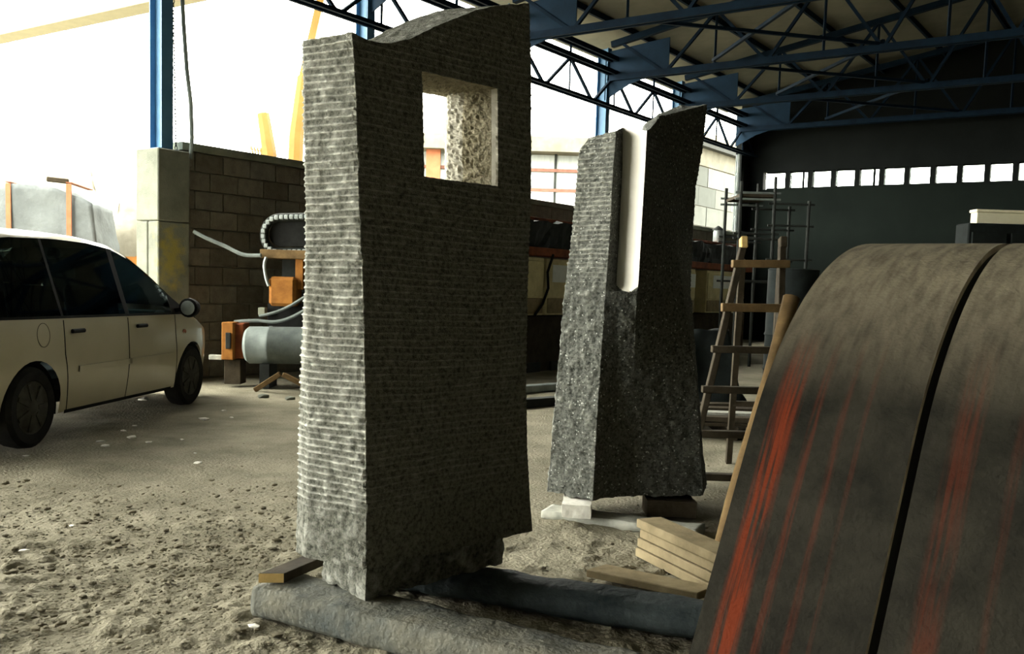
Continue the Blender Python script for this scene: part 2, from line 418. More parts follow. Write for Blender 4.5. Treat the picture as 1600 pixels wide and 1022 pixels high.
def pblock(name, material, u0, u1, v0, v1, z0, z1):
    o = HW(u0, v0, z0); return MB().frame(o, HW(u1, v0, z0) - o, HW(u0, v1, z0) - o, (0, 0, z1 - z0)).build(name, material, pl, bevel=.012)
zj = onV(247, 345, .2)[1]; ztop = onV(247, 230, .2)[1]
pblock('cap_block', M['concrete'], uP, u1p, -.27, .2, zj + .008, ztop)
pblock('shaft_block', M['concrete'], uP, u1p, -.27, -.03, 0, zj)
pblock('shaft_block', M['concrete_stained'], uP, u1p, -.015, .2, 0, zj)
# ---- steel columns
SP = 3.785
col_lab = ['bright blue steel column standing on the pale concrete pillar, nearest of the row',
           'blue steel column rising just behind the top of the taller stone',
           'blue steel column hidden behind the taller stone, third of the row',
           'blue steel column above the far glazed building, left of the shorter stone',
           'blue steel column behind the top of the shorter stone',
           'blue steel column at the far end of the wall by the pale block annex']
for k in range(5):
    u = SP * k; zb = ztop if k == 0 else WT + .10
    t = thing('steel_column', col_lab[k], 'column', HW(u, -.08, zb), 'blue steel columns along the open side')
    if k == 0: u = onV(252, 200, -.08)[0]; t.location = HW(u, -.08, zb)
    w = .2
    for s in (-1, 1):
        o = HW(u - .085, -.08 + s * .12 - .008, zb); MB().frame(o, HW(u + .085, -.08 + s * .12 - .008, zb) - o, HW(u - .085, -.08 + s * .12 + .008, zb) - o, (0, 0, EAVE - zb - .1)).build('flange', M['blue'], t)
    o = HW(u - .007, -.19, zb); MB().frame(o, HW(u + .007, -.19, zb) - o, HW(u - .007, .03, zb) - o, (0, 0, EAVE - zb - .1)).build('web', M['blue'], t)
    o = HW(u - .15, -.24, zb); MB().frame(o, HW(u + .15, -.24, zb) - o, HW(u - .15, .08, zb) - o, (0, 0, .02)).build('base_plate', M['blue'], t)

# ---- lattice eave girder along the column row
gd = thing('eave_girder', 'blue lattice girder running along the eave above the open side', 'girder', HW(0, .06, 5.3))
for z, w in ((6.42, .10), (6.12, .09), (5.38, .06)):
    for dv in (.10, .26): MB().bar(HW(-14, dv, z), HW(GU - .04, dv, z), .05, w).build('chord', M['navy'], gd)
u = -14.0; i = 0
while u < GU - .6:
    a, b = (5.38, 6.12) if i % 2 == 0 else (6.12, 5.38)
    MB().bar(HW(u, .11, a), HW(u + .945, .11, b), .055, .055).build('web_member', M['navy'], gd)
    if i % 2 == 0: MB().bar(HW(u + .945, .11, 6.12), HW(u + .945, .11, 6.42), .05, .05).build('web_member', M['navy'], gd)
    else: MB().bar(HW(u, .11, 5.38), HW(u, .11, 6.12), .035, .035).build('web_member', M['navy'], gd)
    u += .945; i += 1
# ---- transverse roof trusses
tlab = {1: 'roof truss above the taller stone, nearest of the dark trusses', 2: 'second dark roof truss crossing the top of the picture',
        3: 'dark roof truss springing from the column left of the shorter stone', 4: 'dark roof truss springing from behind the top of the shorter stone', 5: 'farthest dark roof truss close to the end wall'}
for k in range(1, 6):
    u = SP * k
    t = thing('roof_truss', tlab[k], 'truss', HW(u, .1, 6.0), 'roof trusses across the hall')
    zl = 6.02
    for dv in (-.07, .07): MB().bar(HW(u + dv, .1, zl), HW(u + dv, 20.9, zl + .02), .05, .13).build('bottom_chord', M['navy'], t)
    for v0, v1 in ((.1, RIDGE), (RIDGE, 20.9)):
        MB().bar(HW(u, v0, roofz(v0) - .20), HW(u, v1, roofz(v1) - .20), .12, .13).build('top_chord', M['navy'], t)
    v = .3; i = 0
    while v < 20.2:
        a = zl if i % 2 else roofz(v) - .2; nv = v + 1.12; b = roofz(nv) - .2 if i % 2 else zl
        MB().bar(HW(u, v, a), HW(u, nv, b), .06, .06).build('web_member', M['navy'], t)
        if i % 2: MB().bar(HW(u, nv, zl), HW(u, nv, b), .045, .045).build('web_member', M['navy'], t)
        v = nv; i += 1
    mb = MB(); mb.prism([HW(u - .012, -.05, 6.6), HW(u - .012, -.05, 5.55), HW(u - .012, .55, 5.85), HW(u - .012, 1.5, 6.1), HW(u - .012, 1.5, 6.75)], HW(.024, 0, 0) - HW(0, 0, 0))
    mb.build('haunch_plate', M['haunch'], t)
# diagonal wind bracing seen between the trusses
for k, (ka, kb) in enumerate(((2, 3), (3, 4), (4, 5))):
    t = thing('wind_brace', ['crossed wind brace in the roof nearest the taller stone', 'crossed wind brace in the roof above the shorter stone', 'crossed wind brace in the roof nearest the end wall'][k], 'brace', HW(SP * ka, 2, 6.05), 'wind braces in the roof')
    for v in (2.5,):
        MB().bar(HW(SP * ka, v, 6.1), HW(SP * kb, v + 3.4, 6.1), .06, .06).build('brace_bar', M['navy'], t)
        MB().bar(HW(SP * kb, v, 6.16), HW(SP * ka, v + 3.4, 6.16), .06, .06).build('brace_bar', M['navy'], t)

# ================================================================== OUTSIDE THE OPEN SIDE
# granite block with orange straps
o = G(-260, 470); p0 = D(-330, 390, 15.5); p1 = D(176, 390, 14.4)
gb = thing('granite_block', 'big blue-grey quarried granite block outside, behind the car', 'stone block', (p0[0] / 2 + p1[0] / 2, 15, 0))
ex = np.array([p1[0] - p0[0], p1[1] - p0[1], 0]); zt = D(60, 288, 14.5)[2]
def blockP(a, b, c):
    sx = 1 - .06 * c * a
    q = np.array([p0[0], p0[1], 0]) + np.outer(a * sx, ex) + np.outer(b, (-.25, 1.4, 0)) + np.outer(c, (0, 0, 1)) * zt
    q[:, 2] *= 1 - .10 * np.clip((a - .8) / .2, 0, 1) ** 2
    return q
gm = carve(np.ones((60, 14, 36), bool), blockP, None, lambda p, nrm, abc: (.03 * fbm(p, 3, 4, 5), np.zeros(len(p))))['body']
place('block_body', gm, M['rock'], gb, smooth='all')
for px in (8, 116):
    a = D(px, 392, 14.6); a2 = D(px - 4, 292, 14.45)
    ua = ((a[:2] - p0[:2]) @ ex[:2]) / (ex[:2] @ ex[:2])
    nrm = np.array([ex[1], -ex[0], 0]) / np.linalg.norm(ex)
    f0 = np.array([p0[0], p0[1], 0]) + ua * ex + nrm * .045
    t = MB()
    t.bar(f0 + (0, 0, .3), f0 + (0, 0, zt + .02), .085, .012, up=nrm)
    t.bar(f0 + (0, 0, zt + .04), f0 + np.array((-.2, 1.2, zt + .04)), .085, .012)
    t.build('strap', M['strap'], gb)
# wooden skid on top, and the paler broken stones beside and behind
tag(MB().bar(D(68, 286, 14.6) + (0, .1, .07), D(98, 292, 14.6) + (0, .2, .10), .1, .07).build('wood_wedge', M['oldwood'], bevel=.01),
    'dark wooden wedge lying on the blue-grey granite block', 'wedge')
def boulder(label, cpx, cpy, Y, w, d, h, material, seed, name='pale_boulder'):
    c = D(cpx, cpy, Y); c[2] = 0
    def P(a, b, cc):
        q = np.stack([(a - .5) * w, (b - .5) * d, cc * h], 1)
        k = 1 - .25 * cc ** 2; q[:, 0] *= k; q[:, 1] *= k; return q + c
    mm = carve(np.ones((24, 16, 20), bool), P, None, lambda p, nrm, abc: (.18 * fbm(p, 1.2, 4, seed), np.zeros(len(p))))['body']
    return tag(place(name, mm, material, smooth='all'), label, 'stone block', 'pale stones in the yard')
boulder('white broken stone at the right end of the blue-grey block', 216, 380, 17.0, .60, .9, 2.6, M['whiterock'], 3)
boulder('pale stone pile behind the blue-grey block, far left', 60, 300, 26, 5.2, 3, 4.1, M['whiterock'], 11)
boulder('low white stone in the yard beyond the blue-grey block', 165, 300, 20, 2.6, 2, 2.75, M['whiterock'], 17)
# orange-brown trough below the white stone
a = D(140, 425, 13.4); b = D(216, 425, 13.4); zt2 = D(180, 399, 13.4)[2]
tr = thing('timber_trough', 'orange-brown plank trough beside the pillar, behind the car bonnet', 'trough', (a[0], 13.4, 0))
for k in range(4):
    h0 = zt2 * k / 4; MB().frame((a[0], 13.4, h0), (b[0] - a[0], 0, 0), (0, .05, 0), (0, 0, zt2 / 4 - .012)).build('plank', M['orange'], tr)
for x in (a[0], b[0] - .06): MB().frame((x, 13.45, 0), (.06, 0, 0), (0, .5, 0), (0, 0, zt2)).build('end_board', M['orange'], tr)
# yellow gantry crane
cy = 24.0
e0 = D(-140, 70, 30); e1 = D(640, -40, 19); zc = D(230, 29, 24.5)[2]
cr_ = thing('gantry_crane', 'pale yellow gantry crane outside, its girder across the top left of the sky', 'crane', (0, cy, 0))
ga = np.array([e0[0], e0[1], zc]); gb2 = np.array([e1[0], e1[1], zc])
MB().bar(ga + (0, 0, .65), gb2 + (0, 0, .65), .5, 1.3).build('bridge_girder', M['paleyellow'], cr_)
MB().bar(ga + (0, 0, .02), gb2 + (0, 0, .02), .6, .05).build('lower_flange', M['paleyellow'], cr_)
la = D(411, 178, 22); lb = D(430, 300, 22); lc = D(474, 120, 22); ld = D(452, 300, 22)
for p, q in ((la, lb), (lc, ld)):
    MB().tube([p + (0, 0, .04), p, q * .5 + p * .5, (q[0], q[1], 0.0)], [.05, .14, .17, .2], 8).build('boom_leg', M['yellow'], cr_)
MB().bar(D(424, 258, 22), D(458, 262, 22), .12, .3).build('cross_tie', M['yellow'], cr_)
MB().bar((lc[0], lc[1], lc[2]), (lc[0] + .4, lc[1], zc), .16, .16).build('hanger', M['yellow'], cr_)
mb = MB()
for k in range(4): mb.bar(D(392 + 5 * k, 228 + k, 22), D(402 + 3 * k, 262, 22), .03, .03)
for k in range(3): mb.bar(D(390 + k * 4, 232 + 9 * k, 22), D(408 + k, 236 + 9 * k, 22), .025, .025)
mb.build('guard_grille', M['yellow'], cr_)
# glazed workshop across the yard
YB = 32.0
wb = thing('workshop_building', 'glazed workshop with faded red window bars across the yard', 'building', (D(780, 340, YB)[0], YB, 0))
def quad(name, material, x0, x1, z0, z1, y0, y1): return MB().frame((x0, y0, z0), (x1 - x0, 0, 0), (0, y1 - y0, 0), (0, 0, z1 - z0)).build(name, material, wb)
X = lambda px: D(px, 280, YB)[0]
Z = lambda py: D(860, py, YB)[2]
xa, xb = X(630), X(1010)
quad('roof_slab', M['render'], xa - .3, xb, Z(240), Z(217), YB - .5, YB + 6)
quad('back_wall', M['whiterock'], xa, xb, 0, Z(240), YB + 4, YB + 4.2)
quad('sill_wall', M['render'], xa, xb, 0, Z(342), YB, YB + .2)
cols = [xa + (xb - xa) * k / 8 for k in range(9)]
rowz = [Z(342), Z(297), Z(266), Z(240)]
for r in range(3):
    for k in range(8):
        quad('pane', M['blind'] if r else M['paper'], cols[k] + .04, cols[k + 1] - .04, rowz[r] + .04, rowz[r + 1] - .04, YB + .08, YB + .1)
for z in rowz[:3]: quad('transom', M['redframe'], xa, xb, z - .05, z + .05, YB + .02, YB + .14)
for c_ in cols: quad('mullion', M['iron'], c_ - .04, c_ + .04, rowz[0], rowz[3], YB + .03, YB + .13)
quad('door_post', M['strap'], X(666), X(688), 0, Z(232), YB - .2, YB - .05)
# pale block annex beyond the wall's far end
an_v = -2.2
uA, _ = onV(1030, 300, an_v); uB, _ = onV(1165, 300, an_v); zT = onV(1110, 264, an_v)[1]; zTT = onV(1110, 236, an_v)[1]
an = thing('block_annex', 'pale concrete block annex lit by daylight right of the shorter stone', 'building', HW(uA, an_v, 0))
def aslab(name, material, u0, u1, z0, z1, dv=.3):
    o = HW(u0, an_v, z0); return MB().frame(o, HW(u1, an_v, z0) - o, HW(u0, an_v - dv, z0) - o, (0, 0, z1 - z0)).build(name, material, an)
aslab('core', M['mortar'], uA, uB, 0, zTT)
rowh = (zT - 1.6) / 6; L_ = (uB - uA) / 5
ab = [mat('annex_block_%d' % k, c, tuple(q * .85 for q in c), scale=3, rough=.9) for k, c in enumerate([(.115, .122, .112), (.085, .092, .085), (.15, .157, .145)])]
for r in range(6):
    u = uA - (L_ / 2 if r % 2 else 0)
    while u < uB:
        a, b = max(u, uA) + .015, min(u + L_, uB) - .015
        o = HW(a, an_v + .03 + rng.uniform(0, .02), 1.6 + r * rowh + .012)
        if b - a > .05: MB().frame(o, HW(b, an_v, 0) - HW(a, an_v, 0), HW(0, -.05, 0) - HW(0, 0, 0), (0, 0, rowh - .024)).build('block', ab[rng.integers(0, 3)], an)
        u += L_
o = HW(uA, an_v + .06, zT + .02); MB().frame(o, HW(uB, an_v + .06, 0) - HW(uA, an_v + .06, 0), HW(0, -.1, 0) - HW(0, 0, 0), (0, 0, zTT - zT - .02)).build('rough_band', M['render'], an)
o = HW(uA, an_v + .3, zTT); MB().frame(o, HW(uB, an_v, 0) - HW(uA, an_v, 0), HW(0, -.7, 0) - HW(0, 0, 0), (0, 0, .28)).build('lintel', M['iron'], an)
o = HW(uA, an_v + .2, zTT + .3); MB().frame(o, HW(uB, an_v, 0) - HW(uA, an_v, 0), HW(0, -.5, 0) - HW(0, 0, 0), (0, 0, .18)).build('coping', M['cream'], an)
# galvanised corner post at the end of the opening
uq, _ = onV(1147, 300, .1)
cp_ = thing('corner_post', 'galvanised angle post where the open side meets the dark end wall', 'post', HW(uq, .1, WT + .1))
for dv, du in ((0, .09), (.09, 0)):
    MB().bar(HW(uq + du, .1 + dv, WT + .1), HW(uq + du, .1 + dv, 5.3), .05, .05).build('angle_leg', M['steel'], cp_)
for z in (3.5, 4.1, 4.7): MB().bar(HW(uq + .09, .1, z), HW(uq, .19, z + .1), .03, .03).build('lacing_bar', M['steel'], cp_)
# hanging chain and cable by the pillar
ch = thing('hanging_chain', 'steel chain hanging beside the nearest blue column', 'chain', D(272, 228, 12.6))
ca = D(270, -30, 12.6); cb = D(275, 234, 12.6)
nl = 46
for k in range(nl):
    p = ca + (cb - ca) * (k + .5) / nl; h = (ca[2] - cb[2]) / nl * .62
    ring = []
    for q in range(11):
        t = 2 * math.pi * q / 10; e = np.array((math.cos(t) * .016, 0, 0) if k % 2 else (0, math.cos(t) * .016, 0)); ring.append(p + e + (0, 0, math.sin(t) * h))
    MB().tube(ring, .0055, 5, False).build('link', M['iron'], ch)
cab = [D(283, -40, 12.7), D(287, 40, 12.7), D(292, 110, 12.7), D(298, 160, 12.7), D(300, 215, 12.7), D(298, 248, 12.7)]
tag(MB().tube(cab, .028, 8).build('power_cable', M['tank'], smooth=True), 'grey cable hanging down onto the block wall beside the chain', 'cable')

# ================================================================== THE TWO CARVED STONES
def curve_of(pts, Y):
    """edge of a stone: x as a function of z, from image pixels set at depth Y"""
    w = np.array([D(px, py, Y) for px, py in pts]); k = np.argsort(w[:, 2]); return w[k, 2], w[k, 0]  # pts are image pixel pairs traced along the stone's edge
def course_relief(p, nrm, pitch, amp, seed, fade=None, dense=1.0):
    n1 = vnoise(p, 6, seed) ; n2 = vnoise(p, 1.7, seed + 1)
    ph = (p[:, 2] + .006 * n1 + .012 * n2) / pitch
    fr = ph - np.floor(ph); row = np.floor(ph)
    ridge = np.exp(-((np.minimum(fr, 1 - fr)) / .13) ** 2)
    q = p.copy(); q[:, 2] *= 1.6
    pick = np.abs(vnoise(q + row[:, None] * 3.1, 28, seed + 5)); rough = fbm(p, 32, 3, seed + 8)
    vert = np.clip(1 - np.abs(nrm[:, 2]) * 1.6, 0, 1)
    if fade is not None: vert = vert * fade
    h = amp * (1.2 * ridge * (.65 + .35 * rough) - .55 * pick * (1 - ridge)) * vert + amp * .55 * rough
    rel = np.clip(ridge * (.8 + .5 * rough) * vert + .35 * np.clip(rough, 0, 1), 0, 1)
    return h, rel

# ---- taller stone with the window
YA, YB_, YC = 3.66, 3.80, 4.33
zA, xA = curve_of([(550, 52), (556, 150), (560, 300), (567, 450), (571, 650), (572, 800), (571, 890)], YA)
zB, xB = curve_of([(470, 60), (472, 180), (475, 330), (472, 450), (466, 560), (463, 640), (460, 760), (457, 872)], YB_ + .06)
zK, xK = curve_of([(473, 60), (475, 180), (478, 330), (478, 450), (479, 560), (482, 640), (482, 760), (477, 872)], YB_)
zC, xC = curve_of([(827, 6), (830, 120), (830, 260), (829, 330), (825, 430), (822, 600), (824, 700), (828, 780), (832, 830)], YC)
bA, bB, bC = D(571, 889, YA)[2], D(460, 872, YB_)[2], D(831, 830, YC)[2]
tl = [(550, 51, 0), (573, 61, .07), (590, 66, .12), (612, 67, .19), (640, 60, .29), (673, 44, .40), (706, 30, .52), (740, 17, .65), (773, 9, .775), (827, 5, 1)]
ta = [t[2] for t in tl]; tz = [D(px, py, YA + (YC - YA) * a)[2] for px, py, a in tl]
lift = lambda a: np.interp(a, [0, .1, .25, .5, .75, 1], [.0, .0, .005, .025, .025, .0])
ZM = D(700, 122, 4.0)[2]; ZWB = D(700, 281, 4.0)[2]; CM = .84
def plan1(a, b, z):
    ax, bx, kx, cx = np.interp(z, zA, xA), np.interp(z, zB, xB), np.interp(z, zK, xK), np.interp(z, zC, xC)
    kb = np.clip(b / .72, 0, 1); cb = np.clip((b - .72) / .28, 0, 1)
    lx = ax + (kx - ax) * kb + (bx - kx) * cb * .9; ly = YA + (YB_ - YA) * kb + .09 * cb
    ox, oy = lx - ax, ly - YA                                  # offset into the depth of the stone
    return ax + (cx - ax) * a + ox, YA + (YC - YA) * a + oy
def P1(a, b, c):
    zb = bA + (bC - bA) * a + (bB - bA) * b * (1 - a)
    zt = np.interp(a, ta, tz) + lift(a) * b
    z = np.where(c <= CM, zb + (c / CM) * (ZM - zb), ZM + (c - CM) / (1 - CM) * (zt - ZM))
    x, y = plan1(a, b, z); return np.stack([x, y, z], 1)
def a_at(px, z):
    best = min(np.linspace(0, 1, 400), key=lambda a: abs(proj_x(P_single(a, z)) - px)); return best
def P_single(a, z):
    x, y = plan1(np.array([a]), np.array([0.0]), np.array([z])); return np.array([x[0], y[0], z])
def proj_x(p):
    v = p - CP; return 800 + FPX * (v @ cr) / (v @ cf)
NX, NY, NZ = 110, 34, 520
cells = np.ones((NX, NY, NZ), bool)
i0, i1 = round(a_at(661, 2.05) * NX), round(a_at(777, 2.05) * NX)
k1 = round(CM * NZ); k0 = round(CM * NZ * (ZWB - bA) / (ZM - bA))
cells[i0:i1, :, k0:k1] = False
def split1(k):
    ax, sg, i, j, kk = k
    if ax != 1 and i0 - 1 <= i <= i1 and k0 - 1 <= kk <= k1 and 0 <= j < NY and not (i == 0 or i == NX - 1):
        if (ax == 0 and k0 <= kk < k1) or (ax == 2 and i0 <= i < i1 and kk in (k0 - 1, k1)):
            return 'reveal' if ax != 0 or NY * .06 <= j < NY * .5 else ('arris' if j >= NY * .5 else 'lip') + ('R' if i > (i0 + i1) / 2 else 'L')
    return 'body'
def disp1(p, nrm, abc):
    fade = np.clip((p[:, 2] - .45) / .10, 0, 1)
    hole = (abc[:, 0] * NX > i0 - .5) & (abc[:, 0] * NX < i1 + .5) & (abc[:, 2] * NZ > k0 - .5) & (abc[:, 2] * NZ < k1 + .5) & (abc[:, 1] > .01) & (abc[:, 1] < .99)
    corner = np.exp(-((abc[:, 0] / .02) ** 2 + (abc[:, 1] / .06) ** 2))
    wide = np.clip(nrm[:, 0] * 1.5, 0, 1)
    h, rel = course_relief(p, nrm, .0272, .0062, 20, fade)
    h = h + corner * .010 * (vnoise(p, 34, 61) + .6 * vnoise(p, 80, 62) - .3)
    h = np.where(hole, .009 * fbm(p, 75, 3, 63) * np.clip(np.sin(abc[:, 1] * 3.14) * 1.6 - .4, 0, 1), h)
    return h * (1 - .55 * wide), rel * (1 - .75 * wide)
s1 = thing('carved_stone', 'taller carved granite stone with a square window cut through its top', 'sculpture', (-.4, 4.0, .14))
for k, me in carve(cells, P1, split1, disp1).items():
    nm = {'body': 'stone_body', 'reveal': 'window_reveal'}.get(k, 'window_arris')
    ob = place(nm, me, {'body': M['granite'], 'reveal': M['reveal']}.get(k, M['arris']), s1, smooth=False, fix=False)
    if nm == 'window_arris': ob['label'] = 'smooth pale edge of the window cut'
# foot of the stone, set back under the overhang
fa, fl, fr_ = G(571, 938, .145), G(503, 905, .145), G(785, 880, .145)
def Pf(a, b, c):
    zb = .145; zt = (bA + (bC - bA) * a) + .03
    q = np.outer(1 - a, fa) + np.outer(a, fr_) + np.outer(b, fl - fa); q[:, 2] = zb + c * (zt - zb) ; return q
me = carve(np.ones((60, 18, 18), bool), Pf, None, lambda p, n_, abc: (.009 * fbm(p, 26, 3, 7), np.clip(.5 * fbm(p, 26, 3, 7), 0, 1)))['body']
place('stone_foot', me, M['granite'], s1, fix=False)

# ---- shorter stone with the polished groove
# plan edges traced from image pixels, each at a chosen depth: outer left edge L, front edge A, groove bottom I, groove lip J, ridge R, right edge C
e = {}
e['L'] = (5.80, [(905, 238), (900, 300), (893, 370), (880, 480), (870, 600), (862, 700), (854, 772)])
e['A'] = (5.60, [(962, 215), (958, 260), (952, 380), (944, 480), (936, 600), (930, 700), (926, 782)])
e['I'] = (5.74, [(972, 198), (972, 260), (966, 380), (962, 450), (962, 600), (962, 760)])
e['J'] = (5.52, [(1012, 198), (1009, 260), (1003, 360), (998, 450), (996, 600), (1000, 760)])
e['R'] = (5.84, [(1030, 190), (1040, 290), (1062, 420), (1088, 600), (1094, 700), (1099, 768)])
e['C'] = (6.18, [(1105, 165), (1098, 230), (1087, 293), (1082, 377), (1079, 450), (1088, 562), (1097, 690), (1106, 768)])
E2 = {k: (curve_of(p, Y), Y) for k, (Y, p) in e.items()}
order = ['L', 'A', 'I', 'J', 'R', 'C']; knots = [0, .30, .42, .54, .80, 1.0]
ZG = D(982, 456, 5.65)[2]
zb2 = D(928, 782, 5.60)[2]
top2 = [(905, 238, 0, 5.8), (922, 216, .08, 5.75), (962, 204, .30, 5.6), (974, 199, .42, 5.72), (1011, 204, .54, 5.54), (1022, 199, .6, 5.58), (1046, 191, .72, 5.74), (1076, 178, .86, 5.95), (1105, 163, 1, 6.18)]
t2a = [t[2] for t in top2]; t2z = [D(t[0], t[1], t[3])[2] for t in top2]
def plan2(a, z):
    xs, ys_ = [], []
    g = np.clip((z - ZG) / .05, 0, 1) ** .5            # the groove runs out in a rounded end
    low = np.clip((ZG - z) / .9, 0, 1)
    for k in order:
        (zz, xx), Y = E2[k]; x = np.interp(z, zz, xx); yv = np.full_like(x, Y)
        if k == 'I': yv = np.where(z > ZG, 5.60 + .12 * g, 5.60 + .11 * low)
        if k == 'J': yv = np.where(z > ZG, 5.60 - .05 * g, 5.60 + .15 * low)
        xs.append(x); ys_.append(yv)
    xs, ys_ = np.array(xs), np.array(ys_); kn = np.array(knots)
    idx = np.clip(np.searchsorted(kn, a, side='right') - 1, 0, 4); t = (a - kn[idx]) / (kn[idx + 1] - kn[idx]); r = np.arange(len(a))
    return xs[idx, r] * (1 - t) + xs[idx + 1, r] * t, ys_[idx, r] * (1 - t) + ys_[idx + 1, r] * t
def P2(a, b, c):
    zt = np.interp(a, t2a, t2z) + b * np.interp(a, [0, .1, .3, .5, .56, .7, .9, 1], [.07, .05, .03, .04, .15, .17, .12, .04])
    z = zb2 + c * (zt - zb2)
    x, y_ = plan2(a, z)
    th = .42 - .14 * c
    ex = x + b * (-.10 + .0 * a); xb_, _y = plan2(np.zeros_like(a), z); xc_, _y = plan2(np.ones_like(a), z)
    bx = xb_ + .03 + (xc_ - xb_ - .08) * a; by = 5.76 + .46 * a + th
    return np.stack([x * (1 - b) + bx * b, y_ * (1 - b) + by * b, z], 1)
n2x, n2y, n2z = 150, 24, 330
cells2 = np.ones((n2x, n2y, n2z), bool)
def split2(k):
    ax, sg, i, j, kk = k
    if ax == 1 and sg == -1 and .42 <= (i + .5) / n2x <= .54:
        a = (i + .5) / n2x; z = zb2 + (kk + .5) / n2z * (np.interp(a, t2a, t2z) - zb2)
        s_ = (a - .48) / .06
        if z > ZG + .035 * (s_ * s_): return 'groove'
    return 'body'
def disp2(p, nrm, abc):
    gr = (abc[:, 1] < .01) & (abc[:, 0] >= .415) & (abc[:, 0] <= .545) & (p[:, 2] > ZG - .02)
    up = np.clip((p[:, 2] - 1.35) / .25, 0, 1)
    h, rel = course_relief(p, nrm, .028, .0070, 40, .3 + .7 * up)
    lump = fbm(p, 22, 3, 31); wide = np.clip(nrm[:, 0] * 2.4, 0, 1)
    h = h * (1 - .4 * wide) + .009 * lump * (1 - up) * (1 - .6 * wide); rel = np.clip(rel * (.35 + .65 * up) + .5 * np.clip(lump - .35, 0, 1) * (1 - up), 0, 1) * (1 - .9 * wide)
    return np.where(gr, .0008 * lump, h), np.where(gr, 0, rel)
s2 = thing('carved_stone', 'shorter carved granite stone with a bright polished groove down its front', 'sculpture', (.7, 5.8, .2))
for k, me in carve(cells2, P2, split2, disp2).items():
    ob = place('stone_body' if k == 'body' else 'polished_groove', me, M['granite_dark'] if k == 'body' else M['polished'], s2, smooth=('all' if k != 'body' else False), fix=False)
    if k != 'body': ob['label'] = 'bright smooth polished strip'
# ---- what the stones stand on
FOOT = []
def beam(name, p, d, L, W, Hh, material, label, seed, rnd=.12, z=0, cat='timber'):
    d = np.array([d[0], d[1], 0.0]); d /= np.linalg.norm(d); s = np.array([-d[1], d[0], 0]); FOOT.append((np.array(p, float), d, s, L, W))
    me = hexbox((p[0], p[1], z), d * L, s * W, (0, 0, Hh), .022, .007, 7, seed, rnd)
    return tag(place(name, me, material, smooth='all', fix=False), label, cat)
pB = G(390, 966)
beam('support_beam', pB, (.86, -.50), 2.6, .27, .14, M['timber'], 'long grey weathered beam in front, under the front of the taller stone', 3)
pF = G(640, 935) + np.array([-.35, .15, 0])
beam('support_beam', pF, (.926, -.379), 2.15, .25, .14, M['log'], 'dark bluish beam behind the grey one, running under the taller stone', 4, .3)
# support under the shorter stone
wb0 = G(880, 809, .05)
me = hexbox((wb0[0] - .01, wb0[1] - .02, .058), (.165, -.02, 0), (.03, .3, 0), (0, 0, zb2 - .07), .02, .006, 12, 8)
tag(place('support_block', me, M['chip'], fix=False), 'white stone block wedged under the shorter stone', 'block')
w0, w1 = G(845, 812), G(990, 832)
d_ = (w1 - w0)[:2]
beam('support_plank', w0 + (0, .02, 0), d_, .95, .2, .05, M['white'], 'pale whitish plank on the ground under the shorter stone', 9, .02, cat='plank')
me = hexbox((.85, 5.75, .02), (.3, 0, 0), (0, .25, 0), (0, 0, zb2 - .045), .03, .006, 9, 14)
tag(place('support_block', me, M['oldwood'], fix=False), 'dark timber block in the shade under the back of the shorter stone', 'block')
# short board with a yellow sawn end by the taller stone's foot
b0, b1 = G(404, 911, .145), G(443, 911, .145); bd = (G(520, 878, .145) - b1); bd[2] = 0; bd = bd / np.linalg.norm(bd) * .42
sb = thing('short_board', 'short board with a fresh yellow sawn end lying on the front beam', 'board', (b0[0], b0[1], .145))
MB().frame(b0 + bd * .006, b1 - b0, bd, (0, 0, .04)).build('board_body', M['oldwood'], sb, bevel=.002)
MB().frame(b0 + (0, 0, .001), b1 - b0, bd * .004, (0, 0, .038)).build('sawn_end', M['woodend'], sb)
# stack of four boards
q0 = G(992, 872); q1 = G(1112, 935); sd = G(1060, 850, .2) - G(992, 812, .2)
sx = (q1 - q0); sx[2] = 0; sx = sx / np.linalg.norm(sx) * .80; nn = np.array([-sx[1], sx[0], 0]) / np.linalg.norm(sx); 
if nn[1] < 0: nn = -nn
hz = D(990, 812, q0[1])[2] / 4
names = ['bottom board of the stacked pale timbers', 'second board from the bottom of the stacked pale timbers', 'third board from the bottom of the stacked pale timbers', 'top board of the stacked pale timbers']
for k in range(4):
    sh = [(0, 0), (.008, .006), (.025, .012), (0, .0)][k]
    p = q0 + sx * sh[0] * .8 + nn * sh[1]
    tag(MB().frame(p + (0, 0, .012 + k * hz), sx * (1 + .02 * (k % 2)), nn * .15, (0, 0, hz - .006)).build('timber_board', M['board'], bevel=.004), names[k], 'board', 'boards stacked beside the arched plates')
# loose plank on the ground
r0, r1 = G(915, 911), G(1085, 948)
tag(MB().frame(r0 + (0, 0, .03), (r1 - r0) * 1.02, (G(958, 893) - G(918, 905)) * .75, (0, 0, .035)).build('loose_plank', M['board'], bevel=.004),
    'flat grey-brown plank lying on the dirt in front of the board stack', 'plank')

# ================================================================== THE CAR (local x forward, right side at -y)
rear = np.array([-3.82, 7.47]); hd = np.array([.29, 2.80]); hd /= np.linalg.norm(hd); rt = np.array([hd[1], -hd[0]])
co = rear - rt * .80
car = thing('car', 'cream people carrier parked at the left with dark side windows', 'car', (co[0], co[1], 0), rz=math.atan2(hd[1], hd[0]))
WB, RA, WR = 2.84, .375, .325
zr_x = [-.88, -.80, -.66, -.40, 0, .6, 1.1, 1.5, 1.8, 2.1, 2.45, 2.75, 3.0, 3.3, 3.55, 3.70, 3.78]
zr_z = [.98, 1.32, 1.60, 1.70, 1.735, 1.75, 1.74, 1.70, 1.61, 1.46, 1.25, 1.085, 1.01, .93, .83, .70, .52]
def zr(x): return float(np.interp(x, zr_x, zr_z))
def belt(x): return min(1.045 - .03 * (x + .6) / 3.0, zr(x) - .105)
def rail(x): return max(zr(x) - .085, belt(x) + .004)
